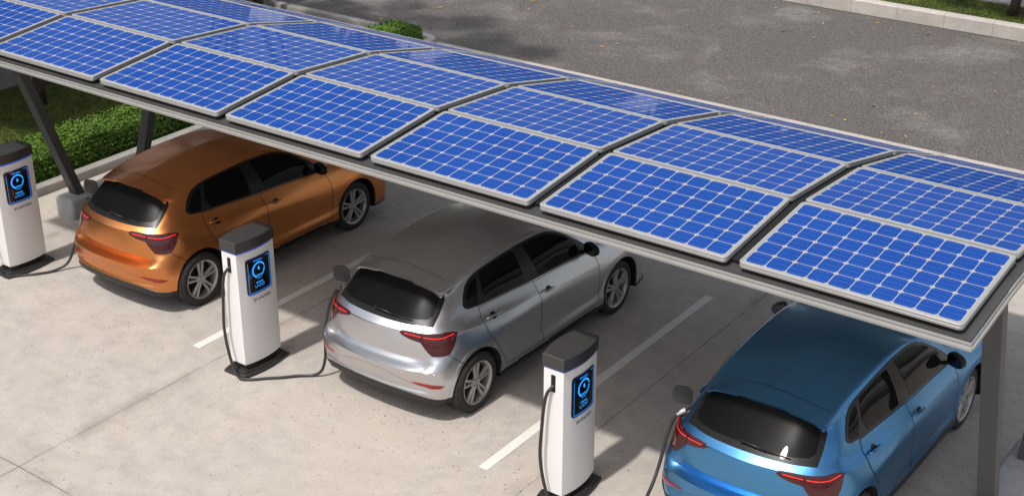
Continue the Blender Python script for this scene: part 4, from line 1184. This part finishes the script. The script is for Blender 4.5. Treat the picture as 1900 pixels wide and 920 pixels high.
def cable_for(ch, pts, plug=None, pm='blackpl'):
    P = spline(pts, 10); mb = MB(); mb.tube(P, .0155, 12)
    o = mb.build('charging_cable', M['cable'], ch, True)
    if plug:
        a, b = Vector(plug[0]), Vector(plug[1])
        mb = MB(); mb.tube([a, a.lerp(b, .4), a.lerp(b, .45), b], [.016, .018, .020, .020], 12); mb.build('plug', M[pm], o, True)
    return o
cx_base = -1.597
ch2 = make_charger(); ch2.location = (cx_base, -.615, .001)
tag(ch2, 'white charging station standing between the orange and silver cars', 'charging station', CH_G)
ch1 = copy_tree(ch2); ch1.location = (-5.515, -.600, .001); ch1['label'] = 'white charging station at the far left, beside the orange car and hedge'
ch3 = copy_tree(ch2); ch3.location = (2.338, -.622, .001); ch3['label'] = 'white charging station standing between the silver and blue cars'
hang = [(0, -.250, 1.215), (-.012, -.272, 1.195), (-.035, -.30, 1.15), (-.055, -.315, 1.04), (-.072, -.325, .80), (-.080, -.335, .52), (-.03, -.350, .28), (.045, -.365, .115)]
cable_for(ch2, hang + [(.12, -.365, .03), (.22, -.30, .0145), (.33, -.19, .0145), (.45, -.08, .0145), (.56, .04, .0145), (.67, .13, .016), (.74, .18, .06), (.785, .205, .20), (.80, .21, .38), (.80, .22, .54), (.80, .26, .70), (.815, .32, .86), (.845, .355, .94), (.89, .38, .985)], ((.84, .35, .93), (.905, .382, .992)))
cable_for(ch1, hang + [(.10, -.33, .03), (.20, -.19, .0145), (.32, -.05, .0145), (.41, .10, .018), (.48, .25, .07), (.54, .30, .19), (.65, .29, .38), (.76, .31, .62), (.83, .37, .84), (.862, .40, .93), (.90, .405, .985)], ((.855, .395, .95), (.925, .41, 1.0)))
cable_for(ch3, hang + [(.13, -.36, .03), (.24, -.34, .0145), (.42, -.28, .0145), (.60, -.19, .02), (.76, -.07, .12), (.83, .022, .335), (.83, .168, .53), (.83, .267, .755), (.845, .335, .883), (.88, .36, .95), (.92, .38, .985)], ((.872, .355, .94), (.935, .385, .995)), 'plug')

# ------------------------------------------------------------------ trees (crowns above the picture, trunks and shade in it)
tree((-10.12, 3.12, .03), 3.6, (-.1, .05), (-.35, -1.4, 4.3), (1.35, 2.9, 1.5), 15000, 'slender dark trunk rising from the shaded lawn beside the concrete wall')
tree((-11.0, 8.75, .03), 6.2, (.3, -.6), (2.9, -3.2, 7.6), (3.6, 2.3, 1.5), 5200, 'slender trunk at the far corner of the lawn, where the grey wall ends')
tree((.72, 16.23, .25), 3.6, (.12, .0), (.2, -.7, 4.2), (2.3, 2.0, 1.4), 9000, 'slender trunk on the sunny lawn strip beyond the far kerb')
tree((-10.9, -2.2, .03), 3.4, (.1, .05), (0, 0, 4.2), (1.7, 3.0, 1.4), 12000, 'leafy tree on the near end of the shaded lawn')
# wood far behind the road, mirrored in the panels
P = []; Q = []
for k in range(260):
    gx = RNG.choice([-66, -52, -47, -33, -20, -14, 2, 18]) + RNG.normal(0, 2.2); c = np.array([gx, RNG.uniform(70, 80), RNG.uniform(.8, 7)])
    n_ = 60; d_ = RNG.normal(size=(n_, 3)); d_ /= np.linalg.norm(d_, axis=1)[:, None]
    P.append(c + d_ * RNG.uniform(.3, 1.7, n_)[:, None]); Q.append(d_)
v, f = leaf_quads(np.vstack(P), np.vstack(Q), .75, .7)
tag(fast_mesh('distant_wood', v, f, M['crown']), kind='stuff')
# short grass on the two lawns
def grass(name, regions):
    V = []; F = []; b = 0
    for x0, x1, y0, y1, z, n_, h in regions:
        p = np.stack([RNG.uniform(x0, x1, n_), RNG.uniform(y0, y1, n_), np.full(n_, z)], 1)
        a = RNG.uniform(0, 2 * PI, n_); hh = h * RNG.uniform(.5, 1.3, n_); wd = .006
        t = np.stack([np.cos(a), np.sin(a), np.zeros(n_)], 1) * wd
        lean = np.stack([RNG.normal(0, .5, n_) * hh, RNG.normal(0, .5, n_) * hh, hh], 1)
        V.append(np.stack([p - t, p + t, p + lean], 1).reshape(-1, 3)); F.append(np.arange(3 * n_).reshape(-1, 3) + b); b += 3 * n_
    tag(fast_mesh(name, np.vstack(V), np.vstack(F), M['grass']), kind='stuff')
grass('grass', [(-11.1, -8.0, .5, 6.0, .03, 26000, .05), (-6.0, 4.0, 15.74, 16.84, .25, 18000, .05)])
# dry leaves scattered on the asphalt
V = []; F = []; mi = []
for k in range(120):
    x = random.uniform(-9.5, 5); y = random.uniform(9.6, 15.5); s = random.uniform(.02, .055); a = random.uniform(0, 2 * PI)
    c, sn = math.cos(a) * s, math.sin(a) * s; b = len(V); t = random.uniform(.3, .5); z = .002
    V += [(x - c, y - sn, z), (x - sn * t, y + c * t, z + s * .25), (x + c, y + sn, z + s * .1), (x + sn * t, y - c * t, z + s * .2)]
    F += [(b, b + 1, b + 2), (b, b + 2, b + 3)]; m_ = 1 if random.random() < .25 else 0; mi += [m_, m_]
tag(link_mesh('fallen_leaves', V, F, [M['leafbits'], M['leafdark']], mat_idx=mi), kind='stuff')

# ------------------------------------------------------------------ light, sky, camera
SUN_EL, SUN_AZ = math.radians(62.0), math.atan2(.085, 1.0)      # light travels towards +y and a little +x
d = Vector((math.sin(SUN_AZ) * math.cos(SUN_EL), math.cos(SUN_AZ) * math.cos(SUN_EL), -math.sin(SUN_EL)))
sl = bpy.data.lights.new('sun', 'SUN'); sl.energy = 3.2; sl.angle = math.radians(2.0); sl.color = (1, .97, .93)
so = bpy.data.objects.new('sun', sl); COL.objects.link(so); so.rotation_euler = d.to_track_quat('-Z', 'Y').to_euler(); so.location = (0, -10, 20)
w = bpy.data.worlds.new('World'); scene.world = w; w.use_nodes = True
nt = w.node_tree; bg = nt.nodes['Background']
sky = N(nt, 'ShaderNodeTexSky'); sky.sky_type = 'NISHITA'; sky.sun_disc = False
sky.sun_elevation = SUN_EL; sky.sun_rotation = math.atan2(-d.x, -d.y)
sky.dust_density = 3.0; sky.air_density = 1.0
hs = N(nt, 'ShaderNodeHueSaturation'); hs.inputs['Saturation'].default_value = .5
nt.links.new(sky.outputs[0], hs.inputs['Color']); nt.links.new(hs.outputs[0], bg.inputs['Color'])
bg.inputs['Strength'].default_value = .15
cam = bpy.data.cameras.new('camera'); co = bpy.data.objects.new('camera', cam); COL.objects.link(co)
co.location = (8.2489, -9.62, 7.4458); co.rotation_euler = (PI / 2 - .4377, 0, .6283)
cam.sensor_width = 36; cam.lens = 2650.5 / 1900 * 36; cam.clip_end = 2000; cam.clip_start = .1
scene.camera = co
scene.view_settings.view_transform = 'Standard'; scene.view_settings.look = 'None'; scene.view_settings.exposure = 0.06; scene.view_settings.gamma = 1
scene.render.resolution_x, scene.render.resolution_y = 1024, 495
